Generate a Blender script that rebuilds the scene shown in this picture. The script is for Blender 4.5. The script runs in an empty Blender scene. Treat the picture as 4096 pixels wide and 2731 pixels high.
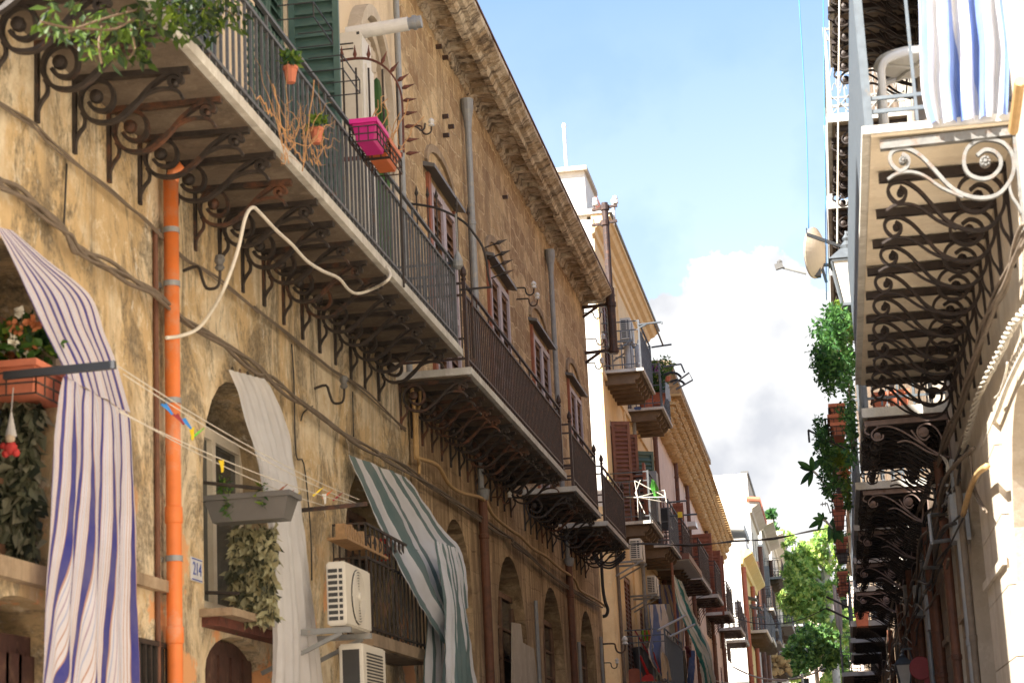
import bpy, bmesh, math, random
from mathutils import Vector, Matrix, noise as mnoise
from mathutils.geometry import tessellate_polygon
random.seed(7)
R=math.radians
scn=bpy.context.scene
C=scn.collection
# ------------------------------------------------------------------ camera
F=7950.0; CX,CY=2048.0,1365.5
ya=Vector((3380-CX,-(3140-CY),-F)).normalized()
za=Vector((383-CX,33000+CY,-F)); za=(za-ya*za.dot(ya)).normalized()
xa=ya.cross(za)
M3=Matrix((xa,ya,za))                       # camera -> world
CAM=Vector((0,0,1.6))
cd=bpy.data.cameras.new('camera'); cam=bpy.data.objects.new('camera',cd); C.objects.link(cam)
cam.matrix_world=Matrix.Translation(CAM)@M3.to_4x4()
cd.sensor_width=36; cd.lens=36*F/4096; cd.clip_start=.1; cd.clip_end=3000
cd.dof.use_dof=True; cd.dof.focus_distance=33; cd.dof.aperture_fstop=5.0
scn.camera=cam
# ------------------------------------------------------------------ world, sun
SUNV=Vector((-.50,-.56,.61)).normalized()
w=bpy.data.worlds.new('World'); scn.world=w; w.use_nodes=True
nt=w.node_tree; nt.nodes.clear()
def wn(t,**k):
    n=nt.nodes.new(t)
    for a,b in k.items(): setattr(n,a,b)
    return n
def ray(u,v): return M3@Vector((u-CX,-(v-CY),-F))
sky=wn('ShaderNodeTexSky',sky_type='NISHITA'); sky.sun_disc=False
sky.sun_elevation=math.asin(SUNV.z); sky.sun_rotation=math.atan2(SUNV.x,SUNV.y)
sky.air_density=1.0; sky.dust_density=.3; sky.ozone_density=1.6
tc=wn('ShaderNodeTexCoord')
nz=wn('ShaderNodeTexNoise'); nz.inputs['Scale'].default_value=9; nz.inputs['Detail'].default_value=9; nz.inputs['Roughness'].default_value=.62
nt.links.new(tc.outputs['Generated'],nz.inputs['Vector'])
prev=None
def math_(op,a,b=None,clamp=False):
    n=wn('ShaderNodeMath',operation=op,use_clamp=clamp)
    for i,x in enumerate((a,b)):
        if x is None: continue
        if isinstance(x,(int,float)): n.inputs[i].default_value=x
        else: nt.links.new(x,n.inputs[i])
    return n.outputs[0]
blobs=[(3000,1350,330),(2760,1400,230),(3180,1330,160),(2950,1180,150),(2700,1300,120),(3250,1560,320),(2900,1620,300),(2720,1800,330),(3100,1900,420),(2900,2150,500),(2560,1560,140),(3400,2500,800),(2700,2500,800)]
for (u,v,r) in blobs:
    d=ray(u,v).normalized()
    vm=wn('ShaderNodeVectorMath',operation='SUBTRACT'); nt.links.new(tc.outputs['Generated'],vm.inputs[0]); vm.inputs[1].default_value=d
    ln=wn('ShaderNodeVectorMath',operation='LENGTH'); nt.links.new(vm.outputs[0],ln.inputs[0])
    x=math_('SUBTRACT',1.0,math_('DIVIDE',ln.outputs['Value'],r/F*1.15))
    prev=x if prev is None else math_('MAXIMUM',prev,x)
m=math_('ADD',prev,math_('MULTIPLY',math_('SUBTRACT',nz.outputs['Fac'],.5),1.5))
nz3=wn('ShaderNodeTexNoise'); nz3.inputs['Scale'].default_value=60; nz3.inputs['Detail'].default_value=6; nt.links.new(tc.outputs['Generated'],nz3.inputs['Vector'])
m=math_('ADD',m,math_('MULTIPLY',math_('SUBTRACT',nz3.outputs['Fac'],.5),.5))
mr=wn('ShaderNodeMapRange',interpolation_type='SMOOTHSTEP'); mr.inputs[1].default_value=0; mr.inputs[2].default_value=.07
nt.links.new(m,mr.inputs[0])
# cloud body: lit white with soft grey undersides
nz2=wn('ShaderNodeTexNoise'); nz2.inputs['Scale'].default_value=16; nz2.inputs['Detail'].default_value=5
nt.links.new(tc.outputs['Generated'],nz2.inputs['Vector'])
cr=wn('ShaderNodeValToRGB'); cr.color_ramp.elements[0].position=.36; cr.color_ramp.elements[0].color=(.68,.70,.75,1); cr.color_ramp.elements[1].position=.52; cr.color_ramp.elements[1].color=(1,1,1,1)
nt.links.new(nz2.outputs['Fac'],cr.inputs[0])
bg1=wn('ShaderNodeBackground'); bg1.inputs[1].default_value=.062
bg2=wn('ShaderNodeBackground'); bg2.inputs[1].default_value=.235
nt.links.new(sky.outputs[0],bg1.inputs[0]); nt.links.new(cr.outputs[0],bg2.inputs[0])
# thin high haze whitens the lower sky
sx=wn('ShaderNodeSeparateXYZ'); nt.links.new(tc.outputs['Generated'],sx.inputs[0])
hz=wn('ShaderNodeMapRange'); hz.inputs[1].default_value=.40; hz.inputs[2].default_value=.15; hz.inputs[3].default_value=0; hz.inputs[4].default_value=.7
nt.links.new(sx.outputs[2],hz.inputs[0])
fac=math_('MAXIMUM',mr.outputs[0],hz.outputs[0])
mx=wn('ShaderNodeMixShader'); nt.links.new(fac,mx.inputs[0]); nt.links.new(bg1.outputs[0],mx.inputs[1]); nt.links.new(bg2.outputs[0],mx.inputs[2])
wo=wn('ShaderNodeOutputWorld'); nt.links.new(mx.outputs[0],wo.inputs[0])
sd=bpy.data.lights.new('sun','SUN'); sd.energy=4.0; sd.angle=R(.5); sd.color=(1,.95,.86)
so=bpy.data.objects.new('sun',sd); C.objects.link(so); so.rotation_euler=SUNV.to_track_quat('Z','Y').to_euler(); so.location=(-20,-20,30)
scn.view_settings.view_transform='Standard'; scn.view_settings.look='None'; scn.view_settings.exposure=2.28; scn.view_settings.gamma=1
# ------------------------------------------------------------------ survey helpers: a photo pixel seen on a real plane
def P(px,x=None,y=None,z=None):
    d=ray(*px)
    if x is not None: t=x/d.x
    elif y is not None: t=y/d.y
    else: t=(z-1.6)/d.z
    return CAM+d*t
S=1024/1764
def T(c,r,u,v): return (1024*c+u*S,910*r+v*S)
def Dp(u,v): return (u*4096/2352,v*4096/2352)     # 2352-wide overview
# ------------------------------------------------------------------ mesh helpers
ORG={}
class MB:
    def __init__(s): s.v=[];s.f=[];s.m=[];s.uv=[]
    def add(s,vs,fs,m=0,uvs=None):
        o=len(s.v); s.v+= [Vector(v) for v in vs]
        for k,f in enumerate(fs):
            s.f.append([i+o for i in f]); s.m.append(m); s.uv.append([uvs[i] for i in f] if uvs else None)
        return s
    def box(s,a,b,m=0):
        x0,x1=sorted((a[0],b[0]));y0,y1=sorted((a[1],b[1]));z0,z1=sorted((a[2],b[2]))
        return s.add([(x0,y0,z0),(x1,y0,z0),(x1,y1,z0),(x0,y1,z0),(x0,y0,z1),(x1,y0,z1),(x1,y1,z1),(x0,y1,z1)],
          [(0,3,2,1),(4,5,6,7),(0,1,5,4),(1,2,6,5),(2,3,7,6),(3,0,4,7)],m)
    def hexa(s,p,m=0):
        return s.add(p,[(0,3,2,1),(4,5,6,7),(0,1,5,4),(1,2,6,5),(2,3,7,6),(3,0,4,7)],m)
    def bar(s,p,q,w=.02,h=None,m=0,up=(0,0,1)):
        p=Vector(p);q=Vector(q);h=h or w;d=(q-p)
        if d.length<1e-6: return s
        d.normalize();u=Vector(up)
        if abs(d.dot(u))>.98: u=Vector((0,1,0))
        a=d.cross(u).normalized()*w/2;b=a.cross(d).normalized()*h/2
        return s.hexa([p-a-b,p+a-b,p+a+b,p-a+b,q-a-b,q+a-b,q+a+b,q-a+b],m)
    def tube(s,pts,r=.02,n=8,m=0,cap=True):
        pts=[Vector(p) for p in pts];rs=r if isinstance(r,(list,tuple)) else [r]*len(pts)
        o=len(s.v);prevn=None
        for i,p in enumerate(pts):
            d=(pts[min(i+1,len(pts)-1)]-pts[max(i-1,0)])
            d=d.normalized() if d.length>1e-9 else Vector((0,0,1))
            if prevn is None: a=d.orthogonal().normalized()
            else:
                a=(prevn-d*prevn.dot(d)); a=a.normalized() if a.length>1e-6 else d.orthogonal().normalized()
            prevn=a;b=d.cross(a)
            for k in range(n):
                t=2*math.pi*k/n; s.v.append(p+(a*math.cos(t)+b*math.sin(t))*rs[i])
        for i in range(len(pts)-1):
            for k in range(n):
                k2=(k+1)%n; s.f.append([o+i*n+k,o+i*n+k2,o+(i+1)*n+k2,o+(i+1)*n+k]);s.m.append(m);s.uv.append(None)
        if cap:
            s.f.append([o+k for k in range(n)][::-1]);s.m.append(m);s.uv.append(None)
            e=o+(len(pts)-1)*n;s.f.append([e+k for k in range(n)]);s.m.append(m);s.uv.append(None)
        return s
    def lathe(s,c,prof,ax=(0,0,1),n=16,m=0):
        ax=Vector(ax).normalized();a=ax.orthogonal().normalized();b=ax.cross(a);c=Vector(c);o=len(s.v)
        for (r,h) in prof:
            for k in range(n):
                t=2*math.pi*k/n; s.v.append(c+ax*h+(a*math.cos(t)+b*math.sin(t))*max(r,1e-4))
        for i in range(len(prof)-1):
            for k in range(n):
                k2=(k+1)%n; s.f.append([o+i*n+k,o+i*n+k2,o+(i+1)*n+k2,o+(i+1)*n+k]);s.m.append(m);s.uv.append(None)
        s.f.append([o+k for k in range(n)][::-1]);s.m.append(m);s.uv.append(None)
        e=o+(len(prof)-1)*n;s.f.append([e+k for k in range(n)]);s.m.append(m);s.uv.append(None)
        return s
    def prism(s,poly,f0,f1,m=0):
        """poly 2D list, f0/f1: map (a,b)->3D front and back"""
        n=len(poly);vs=[f0(*p) for p in poly]+[f1(*p) for p in poly]
        tris=tessellate_polygon([[Vector((p[0],p[1],0)) for p in poly]])
        fs=[tuple(t) for t in tris]+[tuple(i+n for i in t[::-1]) for t in tris]+[(i,(i+1)%n,(i+1)%n+n,i+n) for i in range(n)]
        return s.add(vs,fs,m)
    def strip(s,pts,w,t,ydir=(0,1,0),m=0):
        """flat bar swept along pts lying in a plane with normal ydir: w across the plane normal, t in the plane"""
        n=Vector(ydir).normalized();pts=[Vector(p) for p in pts];o=len(s.v);L=len(pts)
        for i,p in enumerate(pts):
            d=(pts[min(i+1,L-1)]-pts[max(i-1,0)]).normalized();a=n.cross(d).normalized()*t/2;b=n*w/2
            s.v+=[p-a-b,p+a-b,p+a+b,p-a+b]
        for i in range(L-1):
            for k in range(4):
                k2=(k+1)%4; s.f.append([o+4*i+k,o+4*i+k2,o+4*i+4+k2,o+4*i+4+k]);s.m.append(m);s.uv.append(None)
        for e in (0,L-1): s.f.append([o+4*e+k for k in range(4)]);s.m.append(m);s.uv.append(None)
        return s
    def sphere(s,c,r,n=10,m=0,sc=(1,1,1)):
        c=Vector(c);o=len(s.v);k=n//2
        for i in range(k+1):
            ph=math.pi*i/k
            for j in range(n):
                t=2*math.pi*j/n; s.v.append(c+Vector((r*sc[0]*math.sin(ph)*math.cos(t),r*sc[1]*math.sin(ph)*math.sin(t),r*sc[2]*math.cos(ph))))
        for i in range(k):
            for j in range(n):
                j2=(j+1)%n; s.f.append([o+i*n+j,o+(i+1)*n+j,o+(i+1)*n+j2,o+i*n+j2]);s.m.append(m);s.uv.append(None)
        return s
    def build(s,name,mats,parent=None,smooth=False,loc=None):
        if not isinstance(mats,(list,tuple)): mats=[mats]
        if parent is not None: org=ORG[parent.name] if loc is None else ORG[parent.name]+Vector(loc)
        else:
            if loc is None:
                xs=[v.x for v in s.v];ys=[v.y for v in s.v];zs=[v.z for v in s.v]
                org=Vector(((min(xs)+max(xs))/2,(min(ys)+max(ys))/2,min(zs)))
            else: org=Vector(loc)
        me=bpy.data.meshes.new(name); me.from_pydata([v-org for v in s.v],[],s.f)
        for mt in mats: me.materials.append(mt)
        me.polygons.foreach_set('material_index',s.m)
        if any(u for u in s.uv):
            ul=me.uv_layers.new(name='UVMap');k=0
            for i,f in enumerate(s.f):
                for j in range(len(f)):
                    if s.uv[i]: ul.data[k].uv=s.uv[i][j]
                    k+=1
        if smooth is True: me.polygons.foreach_set('use_smooth',[True]*len(s.f))
        me.validate(); 
        bm=bmesh.new();bm.from_mesh(me)
        if smooth!='open': bmesh.ops.recalc_face_normals(bm,faces=bm.faces)
        if smooth=='open':
            for f_ in bm.faces: f_.smooth=True
        bm.to_mesh(me);bm.free()
        o=bpy.data.objects.new(name,me);C.objects.link(o)
        if parent is not None: o.parent=parent; o.location=org-ORG[parent.name]
        else: o.location=org
        ORG[o.name]=org
        return o
def tag(o,label=None,cat=None,group=None,kind=None):
    if label:o['label']=label
    if cat:o['category']=cat
    if group:o['group']=group
    if kind:o['kind']=kind
    return o
def thing(name,label,cat,loc,group=None):
    o=bpy.data.objects.new(name,None);C.objects.link(o);o.location=loc;o.empty_display_size=.2
    ORG[o.name]=Vector(loc); return tag(o,label,cat,group)
def rep(src,parent,loc,scale=None):
    c=src.copy();C.objects.link(c);c.parent=parent;c.location=Vector(loc)-(ORG[parent.name] if parent else Vector())
    if scale: c.scale=scale
    ORG[c.name]=Vector(loc);return c
def cp(o,dl,label=None):
    c=o.copy();C.objects.link(c);c.location=o.location+Vector(dl);ORG[c.name]=ORG[o.name]+Vector(dl)
    if label:c['label']=label
    for ch in list(o.children):
        d=ch.copy();C.objects.link(d);d.parent=c;ORG[d.name]=ORG[ch.name]+Vector(dl)
        for g in list(ch.children):
            e=g.copy();C.objects.link(e);e.parent=d
    return c
# ------------------------------------------------------------------ materials
def mnew(name):
    m_=bpy.data.materials.new(name);m_.use_nodes=True;t=m_.node_tree;b=t.nodes['Principled BSDF'];return m_,t,b
def N(t,ty,**k):
    n=t.nodes.new(ty)
    for a,b in k.items():
        if a in n.inputs: n.inputs[a].default_value=b
        else: setattr(n,a,b)
    return n
def pos(t,scale=(1,1,1)):
    g=N(t,'ShaderNodeNewGeometry');mp=N(t,'ShaderNodeMapping');mp.inputs['Scale'].default_value=scale
    t.links.new(g.outputs['Position'],mp.inputs['Vector']);return mp.outputs[0]
def noi(t,vec,scale,detail=6,rough=.6,dist=0):
    n=N(t,'ShaderNodeTexNoise');n.inputs['Scale'].default_value=scale;n.inputs['Detail'].default_value=detail;n.inputs['Roughness'].default_value=rough;n.inputs['Distortion'].default_value=dist
    t.links.new(vec,n.inputs['Vector']);return n.outputs['Fac']
def ramp(t,fac,a,b,c0=(0,0,0,1),c1=(1,1,1,1)):
    r=N(t,'ShaderNodeValToRGB');e=r.color_ramp.elements;e[0].position=a;e[0].color=c0;e[1].position=b;e[1].color=c1
    t.links.new(fac,r.inputs[0]);return r.outputs[0]
def mixc(t,fac,a,b,blend='MIX'):
    n=N(t,'ShaderNodeMix',data_type='RGBA',blend_type=blend)
    if isinstance(fac,float): n.inputs[0].default_value=fac
    else: t.links.new(fac,n.inputs[0])
    for i,x in ((6,a),(7,b)):
        if isinstance(x,tuple): n.inputs[i].default_value=(*x,1) if len(x)==3 else x
        else: t.links.new(x,n.inputs[i])
    return n.outputs[2]
def bump(t,b,h,dist=.02,st=.6):
    n=N(t,'ShaderNodeBump');n.inputs['Distance'].default_value=dist;n.inputs['Strength'].default_value=st
    t.links.new(h,n.inputs['Height']);t.links.new(n.outputs[0],b.inputs['Normal'])
def simple(name,col,rough=.6,metal=0,var=.12,scale=8,bmp=.0,col2=None,thr=(.45,.65)):
    m_,t,b=mnew(name);v=pos(t);f=noi(t,v,scale,6,.65)
    c=mixc(t,ramp(t,f,.3,.7),tuple(x*(1-var) for x in col),tuple(min(1,x*(1+var)) for x in col))
    if col2: c=mixc(t,ramp(t,noi(t,v,scale*.7+1.3,8,.7),*thr),c,col2)
    t.links.new(c,b.inputs['Base Color']);b.inputs['Roughness'].default_value=rough;b.inputs['Metallic'].default_value=metal
    if bmp: bump(t,b,f,bmp)
    return m_
def plaster(name,base,light,dark,stain=(.52,.66),streak=.5,light_thr=(.45,.62),bmp=.02,extra=None,sc=1.0,upper=None,blotch=0):
    m_,t,b=mnew(name);v=pos(t);vs=pos(t,(1,1.6,.22))
    g=N(t,'ShaderNodeNewGeometry');s_=N(t,'ShaderNodeSeparateXYZ');t.links.new(g.outputs['Position'],s_.inputs[0])
    c=mixc(t,ramp(t,noi(t,v,.9*sc,9,.7,.6),*light_thr),base,light)
    c=mixc(t,ramp(t,noi(t,v,3.1*sc,8,.75),.35,.75),c,tuple(x*.8 for x in base))
    c=mixc(t,ramp(t,noi(t,v,5.3*sc,9,.8,.3),.54,.60,(0,0,0,1),(.7,.7,.7,1)),c,light)
    st=ramp(t,noi(t,vs,1.7*sc,8,.68,.4),*stain,(0,0,0,1),(streak,)*3+(1,))
    c=mixc(t,st,c,dark)
    if blotch:
        vb=pos(t,(1,1.1,.7));bl=ramp(t,noi(t,vb,1.3,10,.80,.9),.485,.555,(0,0,0,1),(blotch,)*3+(1,))
        sp=ramp(t,noi(t,v,26,6,.8),.40,.58,(0.45,.45,.45,1),(1,1,1,1));m2=N(t,'ShaderNodeMath',operation='MULTIPLY');t.links.new(bl,m2.inputs[0]);t.links.new(sp,m2.inputs[1])
        c=mixc(t,m2.outputs[0],c,(.13,.105,.07))
        fl=ramp(t,noi(t,pos(t,(1,1.3,.6)),2.6,10,.8,.5),.60,.635);c=mixc(t,fl,c,(.80,.74,.62))
    if upper:
        mu=N(t,'ShaderNodeMapRange');t.links.new(s_.outputs[2],mu.inputs[0]);mu.inputs[1].default_value=upper[1];mu.inputs[2].default_value=upper[1]+.02
        cu=mixc(t,ramp(t,noi(t,vs,2.4,8,.7),.5,.75,(0,0,0,1),(.6,.6,.6,1)),upper[0],(.45,.33,.2));c=mixc(t,mu.outputs[0],c,cu)
    if extra:
        col,z0,z1,th=extra
        mr_=N(t,'ShaderNodeMapRange');t.links.new(s_.outputs[2],mr_.inputs[0]);mr_.inputs[1].default_value=z0;mr_.inputs[2].default_value=z1
        n_=noi(t,v,1.9*sc,8,.65)
        mm=N(t,'ShaderNodeMath',operation='MULTIPLY');t.links.new(ramp(t,n_,th,th+.04),mm.inputs[0]);t.links.new(mr_.outputs[0],mm.inputs[1])
        c=mixc(t,mm.outputs[0],c,col)
    f=noi(t,v,22,8,.7);c=mixc(t,ramp(t,f,.62,.8,(0,0,0,1),(.35,.35,.35,1)),c,dark)
    t.links.new(c,b.inputs['Base Color']);b.inputs['Roughness'].default_value=.92
    ad=N(t,'ShaderNodeMath',operation='ADD');t.links.new(f,ad.inputs[0]);t.links.new(noi(t,v,2.5,4,.6),ad.inputs[1])
    bump(t,b,ad.outputs[0],bmp,.8)
    return m_
M={}
M['wallA']=plaster('mustard_plaster',(.68,.49,.26),(.84,.72,.52),(.20,.155,.10),(.52,.68),.6,(.46,.56),.03,extra=((.80,.40,.18),3.7,3.2,.55),upper=((.76,.62,.44),5.82),blotch=.85)
def stone_mat():
    m_,t,b=mnew('tan_brick_stone');v=pos(t)
    g=N(t,'ShaderNodeNewGeometry');s_=N(t,'ShaderNodeSeparateXYZ');t.links.new(g.outputs['Position'],s_.inputs[0])
    cb=N(t,'ShaderNodeCombineXYZ');t.links.new(s_.outputs[1],cb.inputs[0]);t.links.new(s_.outputs[2],cb.inputs[1])
    dv=N(t,'ShaderNodeVectorMath',operation='ADD');nn=N(t,'ShaderNodeTexNoise');nn.inputs['Scale'].default_value=2.2;nn.inputs['Detail'].default_value=4
    t.links.new(v,nn.inputs['Vector']);sc_=N(t,'ShaderNodeVectorMath',operation='SCALE');sc_.inputs['Scale'].default_value=.26
    t.links.new(nn.outputs['Color'],sc_.inputs[0]);t.links.new(cb.outputs[0],dv.inputs[0]);t.links.new(sc_.outputs[0],dv.inputs[1])
    br=N(t,'ShaderNodeTexBrick');t.links.new(dv.outputs[0],br.inputs['Vector']);br.inputs['Scale'].default_value=1.0
    br.inputs['Brick Width'].default_value=.62;br.inputs['Row Height'].default_value=.24;br.inputs['Mortar Size'].default_value=.014;br.inputs['Mortar Smooth'].default_value=.5
    br.inputs['Color1'].default_value=(.33,.20,.10,1);br.inputs['Color2'].default_value=(.66,.47,.26,1);br.inputs['Mortar'].default_value=(.78,.60,.37,1);br.inputs['Bias'].default_value=-.1
    c=mixc(t,ramp(t,noi(t,v,.8,8,.7,.5),.52,.60,(0,0,0,1),(.85,.85,.85,1)),br.outputs['Color'],(.84,.64,.38))
    c=mixc(t,ramp(t,noi(t,v,5,9,.8),.50,.62,(0,0,0,1),(.75,.75,.75,1)),c,(.84,.67,.42))
    # lower storey: sooty, dark vertical streaks
    mr_=N(t,'ShaderNodeMapRange');t.links.new(s_.outputs[2],mr_.inputs[0]);mr_.inputs[1].default_value=5.9;mr_.inputs[2].default_value=5.2;mr_.inputs[3].default_value=.0;mr_.inputs[4].default_value=1
    st=ramp(t,noi(t,pos(t,(1,2.6,.3)),2.2,9,.7,.5),.36,.60)
    c2=mixc(t,st,(.78,.57,.34),(.25,.16,.085))
    c=mixc(t,mr_.outputs[0],c,c2)
    st2=ramp(t,noi(t,pos(t,(1,1.2,.3)),1.6,9,.72,.8),.50,.68,(0,0,0,1),(.75,.75,.75,1));c=mixc(t,st2,c,(.24,.15,.08))
    bl=ramp(t,noi(t,pos(t,(1,1,1.3)),1.9,10,.78,.8),.50,.58,(0,0,0,1),(.65,.65,.65,1));c=mixc(t,bl,c,(.40,.27,.155))
    st3=ramp(t,noi(t,v,17,8,.75),.5,.72,(0,0,0,1),(.6,.6,.6,1));c=mixc(t,st3,c,(.30,.19,.10))
    t.links.new(c,b.inputs['Base Color']);b.inputs['Roughness'].default_value=.95
    mu=N(t,'ShaderNodeMath',operation='MULTIPLY_ADD');t.links.new(br.outputs['Fac'],mu.inputs[0]);mu.inputs[1].default_value=-.5;t.links.new(noi(t,v,9,8,.75),mu.inputs[2])
    bump(t,b,mu.outputs[0],.06,.9);return m_
M['wallB']=stone_mat()
M['cornice']=plaster('weathered_cornice_stone',(.54,.40,.25),(.86,.76,.60),(.09,.06,.04),(.48,.62),.85,(.45,.54),.06,sc=2.6)
M['cornice3']=plaster('ochre_cornice',(.66,.42,.18),(.74,.55,.30),(.25,.14,.06),(.5,.7),.6,(.45,.6),.03,sc=2)
M['peach']=plaster('peach_render',(.92,.68,.38),(.92,.72,.44),(.50,.30,.12),(.56,.78),.45,(.4,.7),.006)
M['cream']=plaster('cream_render',(.80,.70,.54),(.84,.78,.66),(.5,.42,.3),(.58,.8),.3,(.4,.7),.006)
M['white']=plaster('white_render',(.80,.76,.69),(.84,.82,.78),(.55,.48,.38),(.6,.8),.25,(.4,.7),.006)
M['pink']=plaster('pale_pink_render',(.84,.66,.54),(.88,.74,.65),(.52,.36,.25),(.56,.8),.4,(.4,.7),.008)
M['yellow']=plaster('yellow_render',(.83,.62,.22),(.85,.68,.32),(.5,.35,.12),(.6,.8),.3,(.4,.7),.008)
M['beige']=plaster('beige_plaster',(.54,.46,.36),(.62,.55,.46),(.27,.20,.13),(.52,.72),.45,(.44,.62),.012)
M['beige2']=plaster('stained_beige_plaster',(.36,.26,.165),(.46,.35,.24),(.11,.075,.045),(.46,.66),.7,(.44,.62),.02)
M['marble']=plaster('marble_slab',(.58,.55,.49),(.70,.68,.63),(.2,.16,.12),(.5,.7),.5,(.44,.62),.008,sc=1.6)
M['brownwall']=plaster('shade_brown_wall',(.22,.155,.10),(.30,.22,.15),(.06,.04,.03),(.46,.66),.7,(.44,.62),.02)  # shade of the right-hand wall is put into this dark brown
M['warmslab']=plaster('bounce_warm_underside',(.80,.69,.53),(.86,.76,.61),(.45,.33,.22),(.52,.75),.4,(.44,.62),.006,sc=1.2)  # bounced light under the big balcony is put into this warm colour
M['slabunder']=plaster('shade_dark_underside',(.15,.112,.08),(.22,.175,.13),(.04,.027,.018),(.5,.72),.5,(.44,.62),.015,sc=1.6)  # dark plate colour holds the shade under the balcony slabs
def iron_mat():
    m_,t,b=mnew('black_rusty_iron');v=pos(t);oi=N(t,'ShaderNodeObjectInfo')
    c=mixc(t,ramp(t,noi(t,v,14,6,.65),.3,.7),(.022,.017,.015),(.060,.046,.038))
    ad=N(t,'ShaderNodeMath',operation='MULTIPLY_ADD');t.links.new(oi.outputs['Random'],ad.inputs[0]);ad.inputs[1].default_value=.34;t.links.new(noi(t,v,5,8,.7),ad.inputs[2])
    c=mixc(t,ramp(t,ad.outputs[0],.74,.96),c,(.19,.075,.035));t.links.new(c,b.inputs['Base Color']);b.inputs['Roughness'].default_value=.6;b.inputs['Metallic'].default_value=.2
    bump(t,b,noi(t,v,40,5,.7),.004);return m_
M['iron']=iron_mat()
M['ironblack']=simple('dark_brown_black_iron',(.032,.022,.018),.55,.3,.3,14,.004,(.07,.04,.03),(.56,.72))
M['ironbrown']=simple('brown_painted_iron',(.055,.033,.027),.5,.3,.3,14,.003,(.13,.06,.035),(.52,.7))
M['irongrey']=simple('blue_grey_iron',(.12,.135,.15),.5,.3,.2,10,.003,(.20,.14,.10),(.6,.75))
M['ironmid']=simple('mid_grey_painted_iron',(.20,.225,.25),.5,.2,.15,12,.003,(.3,.25,.2),(.6,.75))
M['ironpale']=simple('pale_grey_painted_iron',(.27,.27,.26),.5,.2,.15,12,.003,(.40,.28,.19),(.6,.75))
M['raildark']=simple('charcoal_rail_paint',(.11,.112,.118),.5,.3,.25,12,.003,(.17,.09,.05),(.58,.72))
M['plateshade']=simple('shade_blue_grey_plate',(.10,.12,.14),.6,.0,.2,12,.003,(.16,.13,.10),(.6,.75))  # blue-grey tone carries the shade on the outer rail and plate
M['rosyiron']=simple('lit_rose_brown_iron',(.24,.17,.145),.6,.2,.2,12,.003,(.12,.06,.04),(.55,.7))  # lighter copy of the bracket iron, light put into the colour
M['bracketpale']=simple('weathered_grey_bracket_paint',(.17,.165,.155),.6,.1,.25,14,.003,(.16,.09,.05),(.54,.68))  # near bracket's sunlight set as a paler colour than its row
M['doordark']=simple('dark_rusty_door',(.075,.032,.022),.8,0,.4,8,.006,(.16,.09,.055),(.55,.7))
M['slatwood']=simple('weathered_pale_wood',(.36,.22,.11),.8,0,.3,20,.003)
M['rust']=simple('rusty_iron',(.15,.05,.035),.8,.2,.3,20,.006,(.05,.03,.025),(.5,.7))
M['zinc']=simple('grey_drain_pipe',(.29,.30,.31),.55,.3,.15,10,.004,(.42,.36,.28),(.55,.75))
M['orange']=simple('orange_plastic_pipe',(.76,.20,.045),.5,0,.16,3,.0,(.62,.36,.24),(.52,.72))
M['brownpipe']=simple('brown_clay_pipe',(.14,.055,.03),.6,0,.25,9,.004,(.07,.035,.02),(.5,.7))
M['brownpaint']=simple('brown_shutter_paint',(.20,.075,.04),.5,0,.2,9,.002)
M['greenpaint']=simple('dark_green_shutter_paint',(.065,.12,.10),.45,0,.15,7,.002)
M['whitepaint']=simple('lilac_white_shutter_paint',(.40,.335,.37),.5,0,.1,8,.002,(.30,.2,.17),(.62,.75))
M['redwood']=simple('red_brown_timber',(.27,.085,.04),.6,0,.25,10,.004)
M['oldwood']=simple('old_brown_timber',(.17,.09,.05),.7,0,.35,9,.006)
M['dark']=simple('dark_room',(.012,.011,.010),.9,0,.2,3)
M['glass']=simple('window_glass',(.05,.06,.065),.08,0,.2,3)
M['acwhite']=simple('off_white_painted_metal',(.66,.62,.54),.45,0,.06,6,0,(.50,.42,.32),(.6,.8))
M['acdark']=simple('dark_grille',(.04,.038,.036),.6)
M['cable']=simple('dusty_grey_cable',(.17,.13,.095),.7,0,.25,12,.004)
M['cabledark']=simple('black_cable',(.03,.028,.027),.6)
M['cableochre']=simple('ochre_cable',(.50,.32,.14),.6,0,.15,12)
M['cablewhite']=simple('white_cable',(.66,.61,.52),.6,0,.15,12)
M['bluewire']=simple('blue_wire',(.05,.22,.42),.6)
M['terra']=simple('terracotta',(.52,.16,.085),.7,0,.12,9,.002)
M['pink_pl']=simple('magenta_plastic',(.60,.015,.22),.45,0,.08,6)
M['orange_pl']=simple('burnt_orange_plastic',(.58,.14,.035),.5,0,.12,6)
M['greyplastic']=simple('grey_plastic',(.13,.125,.12),.5,0,.1,6)
M['blackpl']=simple('black_plastic',(.02,.02,.022),.45)
M['bark']=simple('pale_plane_bark',(.55,.49,.40),.9,0,.25,3,.02,(.22,.19,.14),(.5,.65))
M['stem']=simple('brown_twig',(.14,.09,.05),.8)
M['drystem']=simple('dry_tan_twig',(.52,.28,.12),.8)
def leafmat(name,c):
    m_,t,b=mnew(name);v=pos(t);f=noi(t,v,3,4,.6)
    cc=mixc(t,ramp(t,f,.3,.7),tuple(x*.7 for x in c),tuple(x*1.35 for x in c))
    t.links.new(cc,b.inputs['Base Color']);b.inputs['Roughness'].default_value=.55
    tr=N(t,'ShaderNodeBsdfTranslucent');t.links.new(cc,tr.inputs['Color']);ms=N(t,'ShaderNodeMixShader');ms.inputs[0].default_value=.42
    out=t.nodes['Material Output'];t.links.new(b.outputs[0],ms.inputs[1]);t.links.new(tr.outputs[0],ms.inputs[2]);t.links.new(ms.outputs[0],out.inputs['Surface'])
    return m_
LF=[leafmat('leaf_green',(.07,.155,.028)),leafmat('leaf_yellow_green',(.16,.24,.03)),leafmat('leaf_dark_green',(.03,.085,.022))]
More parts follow.
